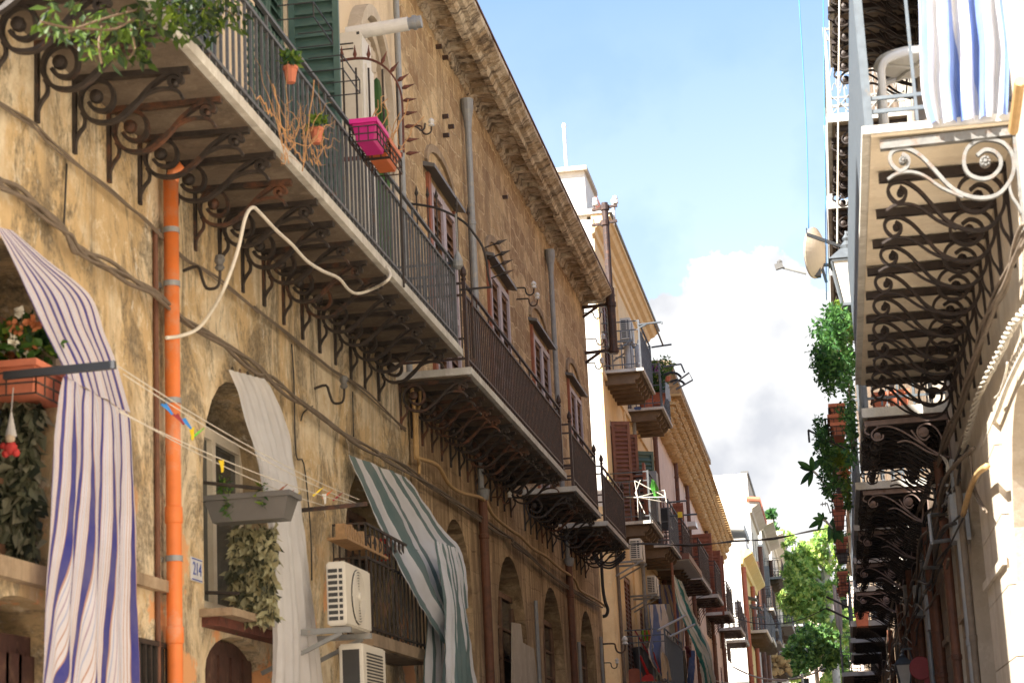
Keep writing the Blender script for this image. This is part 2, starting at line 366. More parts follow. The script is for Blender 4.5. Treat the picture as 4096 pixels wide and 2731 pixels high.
LV=[leafmat('vine_leaf_green',(.075,.13,.012)),leafmat('vine_leaf_bright',(.15,.22,.02)),leafmat('vine_leaf_dark',(.025,.05,.01))]
LD=[leafmat('ivy_dark_green',(.06,.17,.04)),leafmat('ivy_mid_green',(.11,.26,.06)),leafmat('ivy_deep_green',(.03,.09,.03))]
LT2=[leafmat('dark_tree_leaf',(.09,.20,.05)),leafmat('mid_tree_leaf',(.17,.32,.08)),leafmat('deep_tree_leaf',(.035,.10,.035))]
LT=[leafmat('tree_leaf_green',(.36,.52,.13)),leafmat('tree_leaf_yellow',(.62,.70,.20)),leafmat('tree_leaf_dark',(.20,.34,.09))]
LG=[leafmat('grey_sage_leaf',(.20,.21,.13)),leafmat('pale_sage_leaf',(.36,.35,.24)),leafmat('dark_sage_leaf',(.04,.05,.03))]  # third tone is a darker leaf mixed in at random
LS=[leafmat('silver_leaf',(.50,.48,.30)),leafmat('pale_sage_leaf2',(.42,.38,.22)),leafmat('dark_sage_leaf2',(.08,.085,.05))]  # last entry is the darkest of the randomly mixed tones
def cloth_mat(name,stops,reps,rough=.85,fold=0,trans=.35):
    m_,t,b=mnew(name);uv=N(t,'ShaderNodeUVMap');s_=N(t,'ShaderNodeSeparateXYZ');t.links.new(uv.outputs[0],s_.inputs[0])
    mu=N(t,'ShaderNodeMath',operation='MULTIPLY');mu.inputs[1].default_value=reps;t.links.new(s_.outputs[0],mu.inputs[0])
    fr=N(t,'ShaderNodeMath',operation='FRACT');t.links.new(mu.outputs[0],fr.inputs[0])
    r=N(t,'ShaderNodeValToRGB');r.color_ramp.interpolation='CONSTANT';e=r.color_ramp.elements
    e[0].position=0;e[0].color=(*stops[0][1],1);e[1].position=stops[1][0];e[1].color=(*stops[1][1],1)
    for p_,c_ in stops[2:]:
        q=e.new(p_);q.color=(*c_,1)
    t.links.new(fr.outputs[0],r.inputs[0]);v=pos(t)
    c=mixc(t,ramp(t,noi(t,v,5,5,.6),.3,.8,(0,0,0,1),(.25,.25,.25,1)),r.outputs[0],(.45,.40,.36))
    t.links.new(c,b.inputs['Base Color']);b.inputs['Roughness'].default_value=rough
    tr=N(t,'ShaderNodeBsdfTranslucent');t.links.new(c,tr.inputs['Color']);ms=N(t,'ShaderNodeMixShader');ms.inputs[0].default_value=trans
    out=t.nodes['Material Output'];t.links.new(b.outputs[0],ms.inputs[1]);t.links.new(tr.outputs[0],ms.inputs[2]);t.links.new(ms.outputs[0],out.inputs['Surface'])
    bump(t,b,noi(t,v,11,6,.7),.014)
    return m_
W1=(.82,.80,.88);SAL=(.58,.34,.28);NAV=(.045,.05,.32);LB=(.48,.54,.80);LIL=(.50,.40,.55)
M['cloth_blue']=cloth_mat('navy_striped_cotton',[(0,NAV),(.25,SAL),(.29,W1),(.34,LB),(.37,W1),(.46,LIL),(.49,W1),(.58,LB),(.61,W1),(.72,SAL),(.75,W1),(.86,SAL),(.89,W1),(.97,SAL)],6.5)
M['cloth_white']=cloth_mat('off_white_canvas',[(0,(.84,.84,.86)),(.5,(.87,.87,.89))],9,trans=.5)
M['cloth_green']=cloth_mat('sage_striped_canvas',[(0,(.15,.24,.25)),(.42,(.82,.83,.88)),(.9,(.85,.86,.90))],5)
M['cloth_teal']=cloth_mat('teal_striped_canvas',[(0,(.02,.26,.26)),(.22,(.72,.74,.66)),(.30,(.45,.48,.38)),(.34,(.75,.76,.70)),(.62,(.35,.45,.42)),(.66,(.76,.76,.72)),(.8,(.10,.36,.36)),(.85,(.7,.72,.64))],5)
M['cloth_bw']=cloth_mat('blue_white_striped_canvas',[(0,(.16,.26,.60)),(.36,(.80,.81,.84)),(.94,(.5,.56,.72))],3.6)
M['cloth_bw2']=cloth_mat('blue_striped_towel_cloth',[(0,(.12,.19,.42)),(.3,(.66,.62,.60)),(.62,(.55,.50,.50)),(.66,(.68,.66,.64))],4)
M['cloth_navybrown']=cloth_mat('navy_and_tan_striped_cloth',[(0,(.03,.05,.20)),(.35,(.30,.22,.15)),(.45,(.42,.36,.28)),(.55,(.28,.20,.14)),(.65,(.42,.36,.28)),(.75,(.3,.22,.15))],3)
def flat_cloth(name,c): return cloth_mat(name,[(0,c),(.5,c)],1)
M['towel_green']=flat_cloth('green_towel_cloth',(.06,.42,.22));M['cloth_red']=flat_cloth('red_cloth',(.62,.012,.012))
M['cloth_darkblue']=flat_cloth('dark_denim',(.02,.07,.22));M['cloth_cream']=flat_cloth('cream_cloth',(.62,.5,.36));M['cloth_lime']=cloth_mat('lime_and_coral_cloth',[(0,(.25,.75,.05)),(.5,(.95,.28,.15))],2)
M['cloth_maroon']=flat_cloth('maroon_cloth',(.16,.012,.03));M['cloth_grey']=flat_cloth('pale_grey_cloth',(.6,.58,.56));M['cloth_sky']=flat_cloth('pale_blue_cloth',(.55,.68,.78))
M['red_pl']=simple('red_plastic',(.65,.015,.015),.4);M['yellow_pl']=simple('yellow_plastic',(.85,.62,.02),.4);M['blue_pl']=simple('blue_plastic',(.03,.25,.65),.4);M['green_pl']=simple('green_plastic',(.15,.55,.04),.4);M['purple_pl']=simple('purple_plastic',(.15,.02,.16),.4)
M['porcelain']=simple('white_porcelain',(.72,.70,.66),.25)
M['dish']=simple('pale_dish_paint',(.60,.52,.42),.45,0,.08,5)
M['lampglass']=simple('frosted_lamp_glass',(.66,.62,.55),.3)
M['signred']=simple('red_sign_paint',(.32,.03,.035),.5)
M['tile']=simple('white_enamel',(.62,.63,.66),.3);M['inkblue']=simple('blue_ink',(.03,.07,.35),.4)
M['pinkflower']=simple('orange_petals',(.55,.19,.07),.6);M['whiteflower']=simple('white_petals',(.78,.74,.60),.6);M['redflower']=simple('red_petals',(.65,.02,.02),.6)
# ------------------------------------------------------------------ ground
def ground():
    m_,t,b=mnew('worn_stone_paving');v=pos(t)
    g=N(t,'ShaderNodeTexBrick');t.links.new(v,g.inputs['Vector']);g.inputs['Scale'].default_value=1;g.inputs['Brick Width'].default_value=.8;g.inputs['Row Height'].default_value=.4;g.inputs['Mortar Size'].default_value=.01
    g.inputs['Color1'].default_value=(.26,.22,.18,1);g.inputs['Color2'].default_value=(.31,.27,.22,1);g.inputs['Mortar'].default_value=(.15,.12,.10,1)
    c=mixc(t,ramp(t,noi(t,v,1.5,6),.4,.7),g.outputs['Color'],(.30,.27,.22));t.links.new(c,b.inputs['Base Color']);b.inputs['Roughness'].default_value=.7
    mb=MB();mb.add([(-900,-900,0),(900,-900,0),(900,1500,0),(-900,1500,0)],[(0,1,2,3)])
    o=mb.build('street_ground',m_);tag(o,kind='structure')
ground()
# ------------------------------------------------------------------ facade helpers
def arch_poly(y0,y1,z0,zt,n=12,semi=True):
    w_=(y1-y0)/2;cy=(y0+y1)/2;h=w_ if semi else w_*.35;zs=zt-h
    p=[(y0,z0),(y1,z0)]
    for i in range(n+1):
        a=math.pi*i/n;p.append((cy+w_*math.cos(a),zs+h*math.sin(a)))
    return p
def facade(mb,x,y0,y1,z0,z1,holes,depth,inward,m=0,back=None):
    """wall face in the plane X=x with real openings; reveals run depth metres towards inward (+1/-1)"""
    outer=[(y0,z0),(y1,z0),(y1,z1),(y0,z1)]
    loops=[outer]+holes;vecs=[[Vector((p[0],p[1],0)) for p in l] for l in loops]
    tris=tessellate_polygon(vecs);flat=[p for l in loops for p in l]
    mb.add([(x,p[0],p[1]) for p in flat],[tuple(t) for t in tris],m)
    for h in holes:
        n=len(h);mb.add([(x,*p) for p in h]+[(x+inward*depth,*p) for p in h],[(i,(i+1)%n,(i+1)%n+n,i+n) for i in range(n)],m)
def louvre(mb,O,U,V,Nn,w_,h_,fr=.06,pitch=.07,m=0,ms=0,th=.035,mid=True):
    O=Vector(O);U=Vector(U).normalized();V=Vector(V).normalized();Nn=Vector(Nn).normalized()
    def bx(a0,a1,b0,b1,c0,c1,mi): mb.hexa([O+U*a+V*b+Nn*c for (a,b,c) in ((a0,b0,c0),(a1,b0,c0),(a1,b1,c0),(a0,b1,c0),(a0,b0,c1),(a1,b0,c1),(a1,b1,c1),(a0,b1,c1))],mi)
    bx(0,fr,0,h_,0,th,m);bx(w_-fr,w_,0,h_,0,th,m);bx(fr,w_-fr,0,fr*1.3,0,th,m);bx(fr,w_-fr,h_-fr*1.3,h_,0,th,m)
    bx(fr*.5,w_-fr*.5,fr*.5,h_-fr*.5,-.006,-.001,ms)
    if mid: bx(fr,w_-fr,h_*.47,h_*.47+fr*1.2,0,th,m)
    k=int((h_-2.6*fr)/pitch)
    for i in range(k):
        b0=fr*1.3+(i+.1)*pitch
        mb.hexa([O+U*a+V*b+Nn*c for (a,b,c) in ((fr,b0,th),(w_-fr,b0,th),(w_-fr,b0+.012,th),(fr,b0+.012,th),(fr,b0+pitch*.72,0),(w_-fr,b0+pitch*.72,0),(w_-fr,b0+pitch*.72+.012,0),(fr,b0+pitch*.72+.012,0))],ms)
def densify(pts,k=4):
    """Catmull-Rom"""
    p=[Vector(q) for q in pts];out=[]
    for i in range(len(p)-1):
        a=p[max(i-1,0)];b=p[i];c=p[i+1];d=p[min(i+2,len(p)-1)]
        for j in range(k):
            t=j/k;out.append(.5*((2*b)+(c-a)*t+(2*a-5*b+4*c-d)*t*t+(3*b-a-3*c+d)*t**3))
    out.append(p[-1]);return out
# scroll bracket digitised at its own distance on the facade (left side); local origin = wall / beam underside
def left_bracket(sc=1.0):
    y=P(T(0,0,500,1010),x=-4).y; o=P(T(0,0,515,545),x=-4)
    def q(u,v): a=P(T(0,0,u,v),y=y);return Vector(((a.x+4)*sc,0,(a.z-5.73)*sc))
    mb=MB()
    s1=[(1205,585),(1180,560),(1190,525),(1225,520),(1255,545),(1270,530),(1250,497),(1200,490),(1130,520),(1040,590),(960,680),(880,760),(800,815),(720,832),(640,822),(585,780),(552,710),(565,630),(610,575),(670,550),(735,562),(777,610),(787,670),(770,722),(730,752),(680,752),(640,735),(615,700)]
    mb.strip(densify([q(*p) for p in s1],3),.045,.022)
    s2=[(820,802),(930,700),(1020,630),(1110,597),(1200,595),(1250,618),(1272,658)]
    mb.strip(densify([q(*p) for p in s2],3),.036,.018)
    e=q(665,658);mb.lathe(e-Vector((0,.035,0)),[(.01,0),(.036*sc,.01),(.042*sc,.035),(.036*sc,.06),(.01,.07)],(0,1,0),12)
    e=q(1222,560);mb.lathe(e-Vector((0,.03,0)),[(.006,0),(.018*sc,.01),(.018*sc,.05),(.006,.06)],(0,1,0),8)
    mb.box((0,-.02,.0),(.02,.02,-.45*sc));
    t1=[(560,770),(582,810),(578,860),(545,905),(520,955),(508,1005)];mb.strip(densify([q(*p) for p in t1],3),.03,.016)
    mb.bar((0,0,-.015),(.70*sc,0,-.015),.055,.045)
    return mb
def right_bracket():
    K=P(T(3,0,1700,850),x=1.25);y=K.y
    def q(u,v): a=P(T(3,0,u,v),y=y);return Vector((a.x-1.25,0,a.z-5.14))
    mb=MB()
    s1=[(900,1080),(945,1110),(935,1165),(885,1195),(835,1160),(812,1110),(830,1065),(880,1045),(950,1048),(1040,1100),(1140,1200),(1230,1295),(1330,1355),(1450,1382),(1570,1362),(1650,1290),(1695,1190),(1685,1085),(1620,1010),(1520,985),(1430,998),(1360,1055),(1340,1140),(1370,1215),(1450,1252),(1535,1240),(1595,1180),(1600,1115),(1555,1068),(1490,1058),(1435,1095)]
    mb.strip(densify([q(*p) for p in s1],3),.036,.021)
    mb.strip(densify([q(*p) for p in [(795,1250),(860,1212),(960,1200),(1060,1230),(1180,1310),(1330,1372)]],3),.03,.015)
    mb.strip(densify([q(*p) for p in [(1690,1200),(1662,1290),(1680,1370),(1720,1430),(1748,1485)]],3),.03,.015)
    for c,r in (((1492,1138),.032),((905,1125),.022)):
        e=q(*c);mb.lathe(e-Vector((0,.03,0)),[(.008,-.012),(r*.35,-.008),(r*.4,.0),(r,.006),(r*1.05,.03),(r,.05),(.01,.055)],(0,1,0),12)
        for k in range(8):
            a=k*math.pi/4;mb.sphere(e+Vector((math.cos(a)*r*.72,-.03,math.sin(a)*r*.72)),r*.3,6)
    mb.bar((0,0,-.02),(-.78,0,-.02),.06,.05);mb.box((-.0,-.02,0),(-.02,.02,-.62))
    return mb
def fancy_bracket(sc=1.0):
    """thin three-stem scroll of the farther right balconies"""
    mb=MB()
    def st(pts,w_=.03,t=.014): mb.strip(densify([Vector((-a*sc,0,b*sc)) for a,b in pts],4),w_,t)
    st([(.02,-.42),(.15,-.36),(.3,-.24),(.45,-.12),(.58,-.06),(.68,-.07),(.74,-.13),(.71,-.19),(.64,-.18),(.63,-.14)])
    st([(.66,-.07),(.72,-.02),(.78,-.05),(.80,-.10),(.76,-.13)])
    st([(.05,-.42),(.2,-.36),(.34,-.26),(.42,-.22),(.5,-.23)]);st([(.1,-.38),(.08,-.24),(.12,-.13),(.2,-.07),(.29,-.10),(.3,-.18),(.24,-.23),(.19,-.19)])
    st([(.2,-.33),(.3,-.22),(.36,-.12)]);st([(.01,-.05),(.015,-.45)])
    for c,r in (((.245,-.15),.05),((.685,-.15),.035)):
        e=Vector((-c[0]*sc,-.02,c[1]*sc));mb.lathe(e,[(.01,-.01),(r*.4,-.005),(r,.004),(r,.03),(.01,.04)],(0,1,0),10)
    mb.bar((0,0,-.02),(-.8*sc,0,-.02),.06,.05)
    return mb
def simple_bracket(side,sc=1.0,d=.72):
    mb=MB();x=side
    mb.strip(densify([Vector((x*a*sc,0,b*sc)) for a,b in ((d,-.03),(.5,-.06),(.3,-.16),(.14,-.34),(.03,-.60))],4),.025,.016)
    mb.bar((0,0,-.02),(x*d*sc,0,-.02),.04,.035);mb.bar((x*.012,0,-.02),(x*.012,0,-.62*sc),.03,.03)
    return mb
def corbel(side,d=.7,w_=.12):
    mb=MB();poly=[(0,0),(d,0),(d,-.06),(d-.05,-.12),(d-.10,-.13),(d-.10,-.20),(.0,-.20)]
    mb.prism(poly,lambda a,b:(side*a,-w_/2,b),lambda a,b:(side*a,w_/2,b));return mb
def proto(mb,name,mat):
    me_o=mb.build(name,mat,None,loc=(0,0,0));C.objects.unlink(me_o);return me_o
BR_L=proto(left_bracket(),'bracket',M['iron']);BR_R=proto(right_bracket(),'bracket',M['ironblack']);BR_F=proto(fancy_bracket(),'bracket',M['ironblack'])
BR_F2=proto(fancy_bracket(.98),'bracket',M['ironblack'])
BR_SL=proto(simple_bracket(1),'bracket',M['ironbrown']);BR_SR=proto(simple_bracket(-1),'bracket',M['ironblack'])
M['corbelstone']=simple('brown_corbel_stone',(.17,.12,.08),.9,0,.2,6,.005)
CB_L=proto(corbel(1),'corbel',M['corbelstone'])
def railing(parent,x,y0,y1,zb,h,xw,mat,spacing=.13,bw=.018,ends=(1,1),fin=True,belly=0,mid=None,endspace=None,top2=.12,studs=False):
    mb=MB()
    for z in (zb+.10,zb+h-top2,zb+h): mb.bar((x,y0,z),(x,y1,z),.03,.022)
    n=max(2,int((y1-y0)/spacing))
    for i in range(n+1):
        yy=y0+(y1-y0)*i/n
        if belly: mb.strip([(x+belly*math.sin(math.pi*min(1,k/3.)),yy,zb+.03+(h-.03)*k/4) for k in range(5)],bw,bw)
        else: mb.box((x-bw/2,yy-bw/2,zb+.02),(x+bw/2,yy+bw/2,zb+h-top2 if i%6 else zb+h))
    for yy,e in ((y0,ends[0]),(y1,ends[1])):
        mb.box((x-.018,yy-.018,zb-.04),(x+.018,yy+.018,zb+h+.02))
        if e:
            k=(xw-x)
            for z in (zb+.10,zb+h-top2,zb+h): mb.bar((x,yy,z),(xw,yy,z),.022,.022)
            if mid: mb.bar((x,yy,zb+mid),(xw,yy,zb+mid),.02,.02)
            es=endspace or spacing;m2=max(1,int(abs(k)/es))
            for i in range(1,m2): mb.box((x+k*i/m2-bw/2,yy-bw/2,zb+.02),(x+k*i/m2+bw/2,yy+bw/2,zb+h-top2))
        if fin: mb.lathe((x,yy,zb+h+.02),[(.018,0),(.03,.02),(.018,.04),(.035,.07),(.03,.11),(.004,.17)],n=8)
    return mb.build('railing',mat,parent)
def balcony(bld,xw,xo,y0,y1,z,br,ys,mslab,munder=None,th=.07,rail=None,name='balcony',mould=True,brz=None):
    side=1 if xo>xw else -1;mb=MB()
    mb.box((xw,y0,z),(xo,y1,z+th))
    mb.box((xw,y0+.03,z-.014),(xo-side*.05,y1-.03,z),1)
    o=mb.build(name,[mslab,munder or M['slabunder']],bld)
    for yy in ys:
        c=rep(br,o,(xw,yy,brz if brz is not None else z-.014))
        if br not in (CB_L,): c.rotation_euler=(R(BRND.uniform(-.8,.8)),R(BRND.uniform(-.6,.6)),R(BRND.uniform(-3.5,3.5)));c.scale=(BRND.uniform(.96,1.03),1,BRND.uniform(.96,1.04))
        c.name='bracket' if br not in (CB_L,) else 'corbel'
    if rail is not None: railing(o,xo-side*.05,y0+.06,y1-.06,z+th,**rail)
    return o
BRND=random.Random(17)
def spread(y0,y1,n): return [y0+(y1-y0)*i/(n-1) for i in range(n)]
def pipe(bld,x,y,z0,z1,r,mat,name='drain_pipe',collars=True,hopper=False):
    mb=MB();mb.tube([(x,y,z0),(x,y,z1)],r,12)
    if collars:
        z=z0+.8
        while z<z1: mb.lathe((x,y,z),[(r*1.0,0),(r*1.18,.01),(r*1.18,.05),(r,.06)],n=12);z+=1.9
    if hopper: mb.lathe((x,y,z1-.05),[(r*1.1,-.25),(r*1.35,-.12),(r*1.9,.0),(r*1.9,.1),(r*2.0,.12)],n=12)
    return mb.build(name,mat,bld,smooth=False)
def PX(x,c,r,*pts): return [P(T(c,r,*p),x=x) for p in pts]
def PYp(y,c,r,*pts): return [P(T(c,r,*p),y=y) for p in pts]
# ================================================================== BUILDING A (mustard plaster, left foreground)
XW=-4.0
A=thing('mustard_house','mottled mustard plaster house at left foreground with the longest scroll balcony','building',(XW,8.6,0))
holesA=[arch_poly(9.06,9.93,2.9,4.55,semi=False),arch_poly(9.06,9.93,0.02,2.72,semi=False),arch_poly(12.46,13.95,2.92,4.55),arch_poly(12.46,13.95,.02,2.78,semi=False),arch_poly(16.3,18.15,2.86,4.56),arch_poly(16.5,18.1,.02,2.6,semi=False),
  [(9.2,5.75),(9.9,5.75),(9.9,8.4),(9.2,8.4)],[(12.0,5.75),(13.0,5.75),(13.0,8.4),(12.0,8.4)],[(13.9,5.75),(14.85,5.75),(14.85,8.4),(13.9,8.4)],[(17.2,5.75),(18.1,5.75),(18.1,8.35),(17.2,8.35)]]
mb=MB();facade(mb,XW,8.6,19.15,0,10.4,holesA,.35,-1)
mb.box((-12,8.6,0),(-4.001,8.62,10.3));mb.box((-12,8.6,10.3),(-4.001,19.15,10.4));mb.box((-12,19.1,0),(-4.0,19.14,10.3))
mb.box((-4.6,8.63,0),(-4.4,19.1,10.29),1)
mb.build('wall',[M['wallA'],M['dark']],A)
mb=MB();mb.prism([(0,0),(.12,0),(.35,.2),(.5,.24),(.5,.36),(0,.36)],lambda a,b:(XW+a,8.6,10.12+b),lambda a,b:(XW+a,19.6,10.12+b));mb.build('cornice',M['cornice'],A)
ysA=[9.62-2*.5433+k*.5433 for k in range(18)]
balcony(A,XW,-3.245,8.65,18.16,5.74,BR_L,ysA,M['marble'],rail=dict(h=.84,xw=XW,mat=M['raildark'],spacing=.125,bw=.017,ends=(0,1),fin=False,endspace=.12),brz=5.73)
# stone sill balconettes / ledges under the arches
mb=MB();mb.box((XW,12.35,2.85),(-3.78,14.2,2.90));mb.box((XW,12.4,2.79),(-3.88,14.1,2.85),1);mb.build('ledge',[M['beige2'],M['rust']],A)
mb=MB();mb.box((XW,9.02,2.78),(-3.93,10.0,2.88));mb.build('ledge',M['beige2'],A)
mb=MB();mb.box((XW,10.0,2.93),(-3.94,11.75,3.0));mb.build('ledge',M['beige2'],A)
# doors and window frames inside the arches
def frame_in(b,y0,y1,z0,z1,x,mat,arched=True,bars=2,gl=True,name='window'):
    mb=MB();t=.07
    mb.box((x,y0,z0),(x+.06,y0+t,z1-(.3 if arched else 0)));mb.box((x,y1-t,z0),(x+.06,y1,z1-(.3 if arched else 0)))
    mb.box((x,y0+t,z0),(x+.06,y1-t,z0+t));zt=z1-(.35 if arched else t)
    mb.box((x,y0+t,zt),(x+.06,y1-t,zt+t));cy=(y0+y1)/2
    mb.box((x,cy-.04,z0+t),(x+.065,cy+.04,zt))
    for k in range(1,bars+1):
        zz=z0+(zt-z0)*k/(bars+1);mb.box((x+.01,y0+t,zz-.015),(x+.05,cy-.04,zz+.015));mb.box((x+.01,cy+.04,zz-.015),(x+.05,y1-t,zz+.015))
    o=mb.build(name,mat,b)
    if gl:
        g=MB();g.box((x+.015,y0+t,z0+t),(x+.025,y1-t,zt));g.build('pane',M['glass'],o)
    return o
frame_in(A,9.1,9.9,2.95,4.5,-4.25,M['oldwood']);frame_in(A,12.5,13.9,2.95,4.5,-4.22,M['cream'],bars=0);frame_in(A,16.35,18.1,2.9,4.5,-4.25,M['oldwood'],bars=3)
for y0,y1,zt in ((12.5,13.9,2.76),(9.08,9.9,2.55),(16.55,18.05,2.45)):
    mb=MB();mb.box((-4.2,y0,.02),(-4.12,y1,zt));
    for k in range(5): yy=y0+(y1-y0)*(k+.5)/5;mb.box((-4.12,yy-.1,.3),(-4.105,yy+.1,zt-.1))
    mb.build('door',M['doordark'],A)
# green louvred shutters: closed ones in the openings, open leaves standing out from the wall
for y0 in (9.0,12.02,13.92,17.22):
    mb=MB();louvre(mb,(-4.06,y0,5.77),(0,1,0),(0,0,1),(1,0,0),.44,2.6,pitch=.085);louvre(mb,(-4.06,y0+.46,5.77),(0,1,0),(0,0,1),(1,0,0),.44,2.6,pitch=.085)
    mb.build('shutter',M['greenpaint'],A)
mb=MB();louvre(mb,(-3.99,14.88,5.78),(1,0,0),(0,0,1),(0,-1,0),.42,2.6,fr=.05,pitch=.10);mb.build('open_shutter',M['greenpaint'],A)
mb=MB();louvre(mb,(-3.99,12.0,5.78),(.5,-.86,0),(0,0,1),(-.86,-.5,0),.42,2.6,fr=.05,pitch=.10);mb.build('open_shutter',M['greenpaint'],A)
# plaster arch moulding with carved ornament over the far door
mb=MB()
for r_,d_ in ((.72,.09),(.60,.05)):
    pts=[Vector((XW+d_/2,17.65+r_*math.cos(a),8.25+r_*1.15*math.sin(a))) for a in [math.pi*k/16 for k in range(17)]]
    mb.strip([Vector((XW,17.65+r_,5.75))]+pts+[Vector((XW,17.65-r_,5.75))],d_*2,.11,(1,0,0))
random.seed(3)
for k in range(60):
    a=random.uniform(.2,2.9);r_=random.uniform(.05,.42);mb.sphere((XW+.02,17.65+r_*math.cos(a),8.45+r_*math.sin(a)),random.uniform(.03,.07),6,sc=(.8,1,1.2))
mb.build('door_surround',M['beige'],A)
# roof of tie-rod hooks
for (c,r,u,v,lab) in ((0,1,1260,300,'a'),(1,1,400,1110,'b')):
    p=P(T(c,r,u,v),x=XW);mb=MB()
    mb.tube(densify([p,p+Vector((.10,0,.02)),p+Vector((.13,0,-.06)),p+Vector((.16,0,-.13)),p+Vector((.23,0,-.13)),p+Vector((.25,0,-.07)),p+Vector((.25,0,.02))],3),.011,6)
    mb.lathe(p+Vector((.25,0,-.02)),[(.02,0),(.035,.02),(.022,.04),(.038,.07),(.03,.1),(.01,.11)],n=8,m=1)
    mb.build('insulator_hook',[M['iron'],M['greyplastic']],A)
# orange pipe
pp=thing('orange_pipe','bright orange plastic drainpipe on the mustard wall beside the navy striped curtain','drainpipe',(-3.93,11.88,0))
mb=MB();yp=P((690,1500),x=-3.92).y
mb.tube([(-3.92,yp,0),(-3.92,yp,5.55)],.048,20);
for z in (2.62,3.35): mb.lathe((-3.92,yp,z),[(.048,0),(.055,.01),(.055,.10),(.048,.11)],n=20)
mb.tube([(-3.92,yp,5.5),(-3.9,yp,5.6),(-3.84,yp,5.64)],.042,14)
mb.build('pipe',M['orange'],pp,smooth=True)
for z in (3.12,4.1,4.85,5.2):
    mb=MB();mb.lathe((-3.92,yp,z),[(.048,0),(.054,.0),(.054,.035),(.048,.035)],n=20);mb.bar((-3.99,yp,z+.017),(-4.0,yp,z+.017),.03,.03);mb.build('clamp',M['zinc'],pp)
ap=MB();ap.tube([(-3.98,yp-.13,0),(-3.98,yp-.13,5.2)],.016,10);tag(ap.build('thin_pipe',M['brownpipe']),'thin rusty brown pipe hugging the left side of the orange drainpipe','pipe')
# house number plaque
def plaque():
    p=P(T(0,2,1345,790),x=XW);o=thing('number_plate','small white enamel plate reading 214 in blue beside orange pipe','sign',(XW,p.y,p.z-.07))
    mb=MB();mb.box((XW+.002,p.y-.11,p.z-.075),(XW+.012,p.y+.11,p.z+.075));mb.build('plate',M['tile'],o)
    mb=MB();mb.box((XW+.012,p.y-.105,p.z-.07),(XW+.013,p.y+.105,p.z-.062));mb.box((XW+.012,p.y-.105,p.z+.062),(XW+.013,p.y+.105,p.z+.07));mb.build('border',M['inkblue'],o)
    cu=bpy.data.curves.new('t','FONT');cu.body='214';cu.size=.12;cu.align_x='CENTER';cu.align_y='CENTER';cu.extrude=.001
    to=bpy.data.objects.new('t',cu);C.objects.link(to);bpy.context.view_layer.update()
    me=bpy.data.meshes.new_from_object(to);C.objects.unlink(to);bpy.data.objects.remove(to)
    me.transform(Matrix(((0,0,1,0),(1,0,0,0),(0,1,0,0),(0,0,0,1))));me.materials.clear();me.materials.append(M['inkblue'])
    n=bpy.data.objects.new('number',me);C.objects.link(n);n.parent=o;n.location=(.0145,0,.07)
plaque()
# small iron grille near the pavement
gp=P(T(0,2,1030,1480),x=XW);mb=MB()
for k in range(6): mb.box((XW+.01,gp.y-.25+k*.1,2.3),(XW+.03,gp.y-.235+k*.1,2.62))
mb.box((XW+.008,gp.y-.27,2.6),(XW+.034,gp.y+.27,2.63));mb.box((XW+.008,gp.y-.27,2.3),(XW+.034,gp.y+.27,2.33));mb.build('vent_grille',M['iron'],A)
mb=MB();mb.box((XW+.001,gp.y-.25,2.32),(XW+.007,gp.y+.25,2.6));mb.build('vent_opening',M['dark'],A)
# ================================================================== BUILDING B (tan stone, heavy cornice)
B=thing('tan_stone_house','old tan stone house with heavy weathered cornice and four tall shuttered windows','building',(XW,19.2,0))
wins=[(20.5,22.1),(24.3,25.95),(28.0,29.8),(32.0,33.7)]
tops=8.40
low=[arch_poly(20.62,22.3,.02,4.66),arch_poly(23.95,26.3,.02,4.66),arch_poly(27.75,29.95,.02,4.62),arch_poly(31.9,33.95,.02,4.62)]
upH=[[(a,5.75),(b,5.75),(b,tops-.05),(a,tops-.05)] for a,b in wins]
mb=MB();facade(mb,XW,19.16,35.2,0,10.7,low+upH,.30,-1)
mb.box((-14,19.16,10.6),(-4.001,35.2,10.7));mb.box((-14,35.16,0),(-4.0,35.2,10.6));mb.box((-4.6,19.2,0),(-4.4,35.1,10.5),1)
mb.build('wall',[M['wallB'],M['dark']],B)
def cornice_irregular(bld,x,y0,y1,zb,mat,blk=.8,name='cornice',seed=1,jit=.012):
    random.seed(seed);mb=MB();y=y0
    while y<y1:
        L=min(blk*random.uniform(.85,1.15),y1-y);j=lambda a=jit:random.uniform(-a,a)
        rib=.13
        for a0,a1,dz in ((0,rib,-.055),(rib,L,0)):
            prof=[(-.01,-.07+j()+dz*.3),(.05+j(),-.06+j()+dz*.3),(.07+j(),dz+j()*.5),(.27+j(),dz+j()),(.29+j(),-.07+j()+dz*.5),(.37+j(),-.075+j()),(.40+j(),-.02+j()),(.46+j(),-.01+j()),(.50,.02),(.56+j(),.05),(.56,.11),(-.01,.22)]
            mb.prism(prof,lambda a,b:(x+a,y+a0,zb+b),lambda a,b:(x+a,y+a1-.004,zb+b),0)
        y+=L
    # rubble bed under the soffit
    y=y0
    while y<y1:
        mb.sphere((x+.01,y,zb-.08+random.uniform(-.03,.03)),random.uniform(.035,.07),6,sc=(.8,1.6,.8));y+=random.uniform(.07,.16)
    return mb.build(name,mat,bld)
cornice_irregular(B,XW,18.9,35.25,10.42,M['cornice'])
mb=MB();mb.hexa([(XW,18.9,10.66),(-3.425,18.9,10.535),(-3.425,35.3,10.535),(XW,35.3,10.66),(XW,18.9,10.70),(-3.425,18.9,10.56),(-3.425,35.3,10.56),(XW,35.3,10.70)]);mb.build('roof_edge',M['brownpipe'],B)
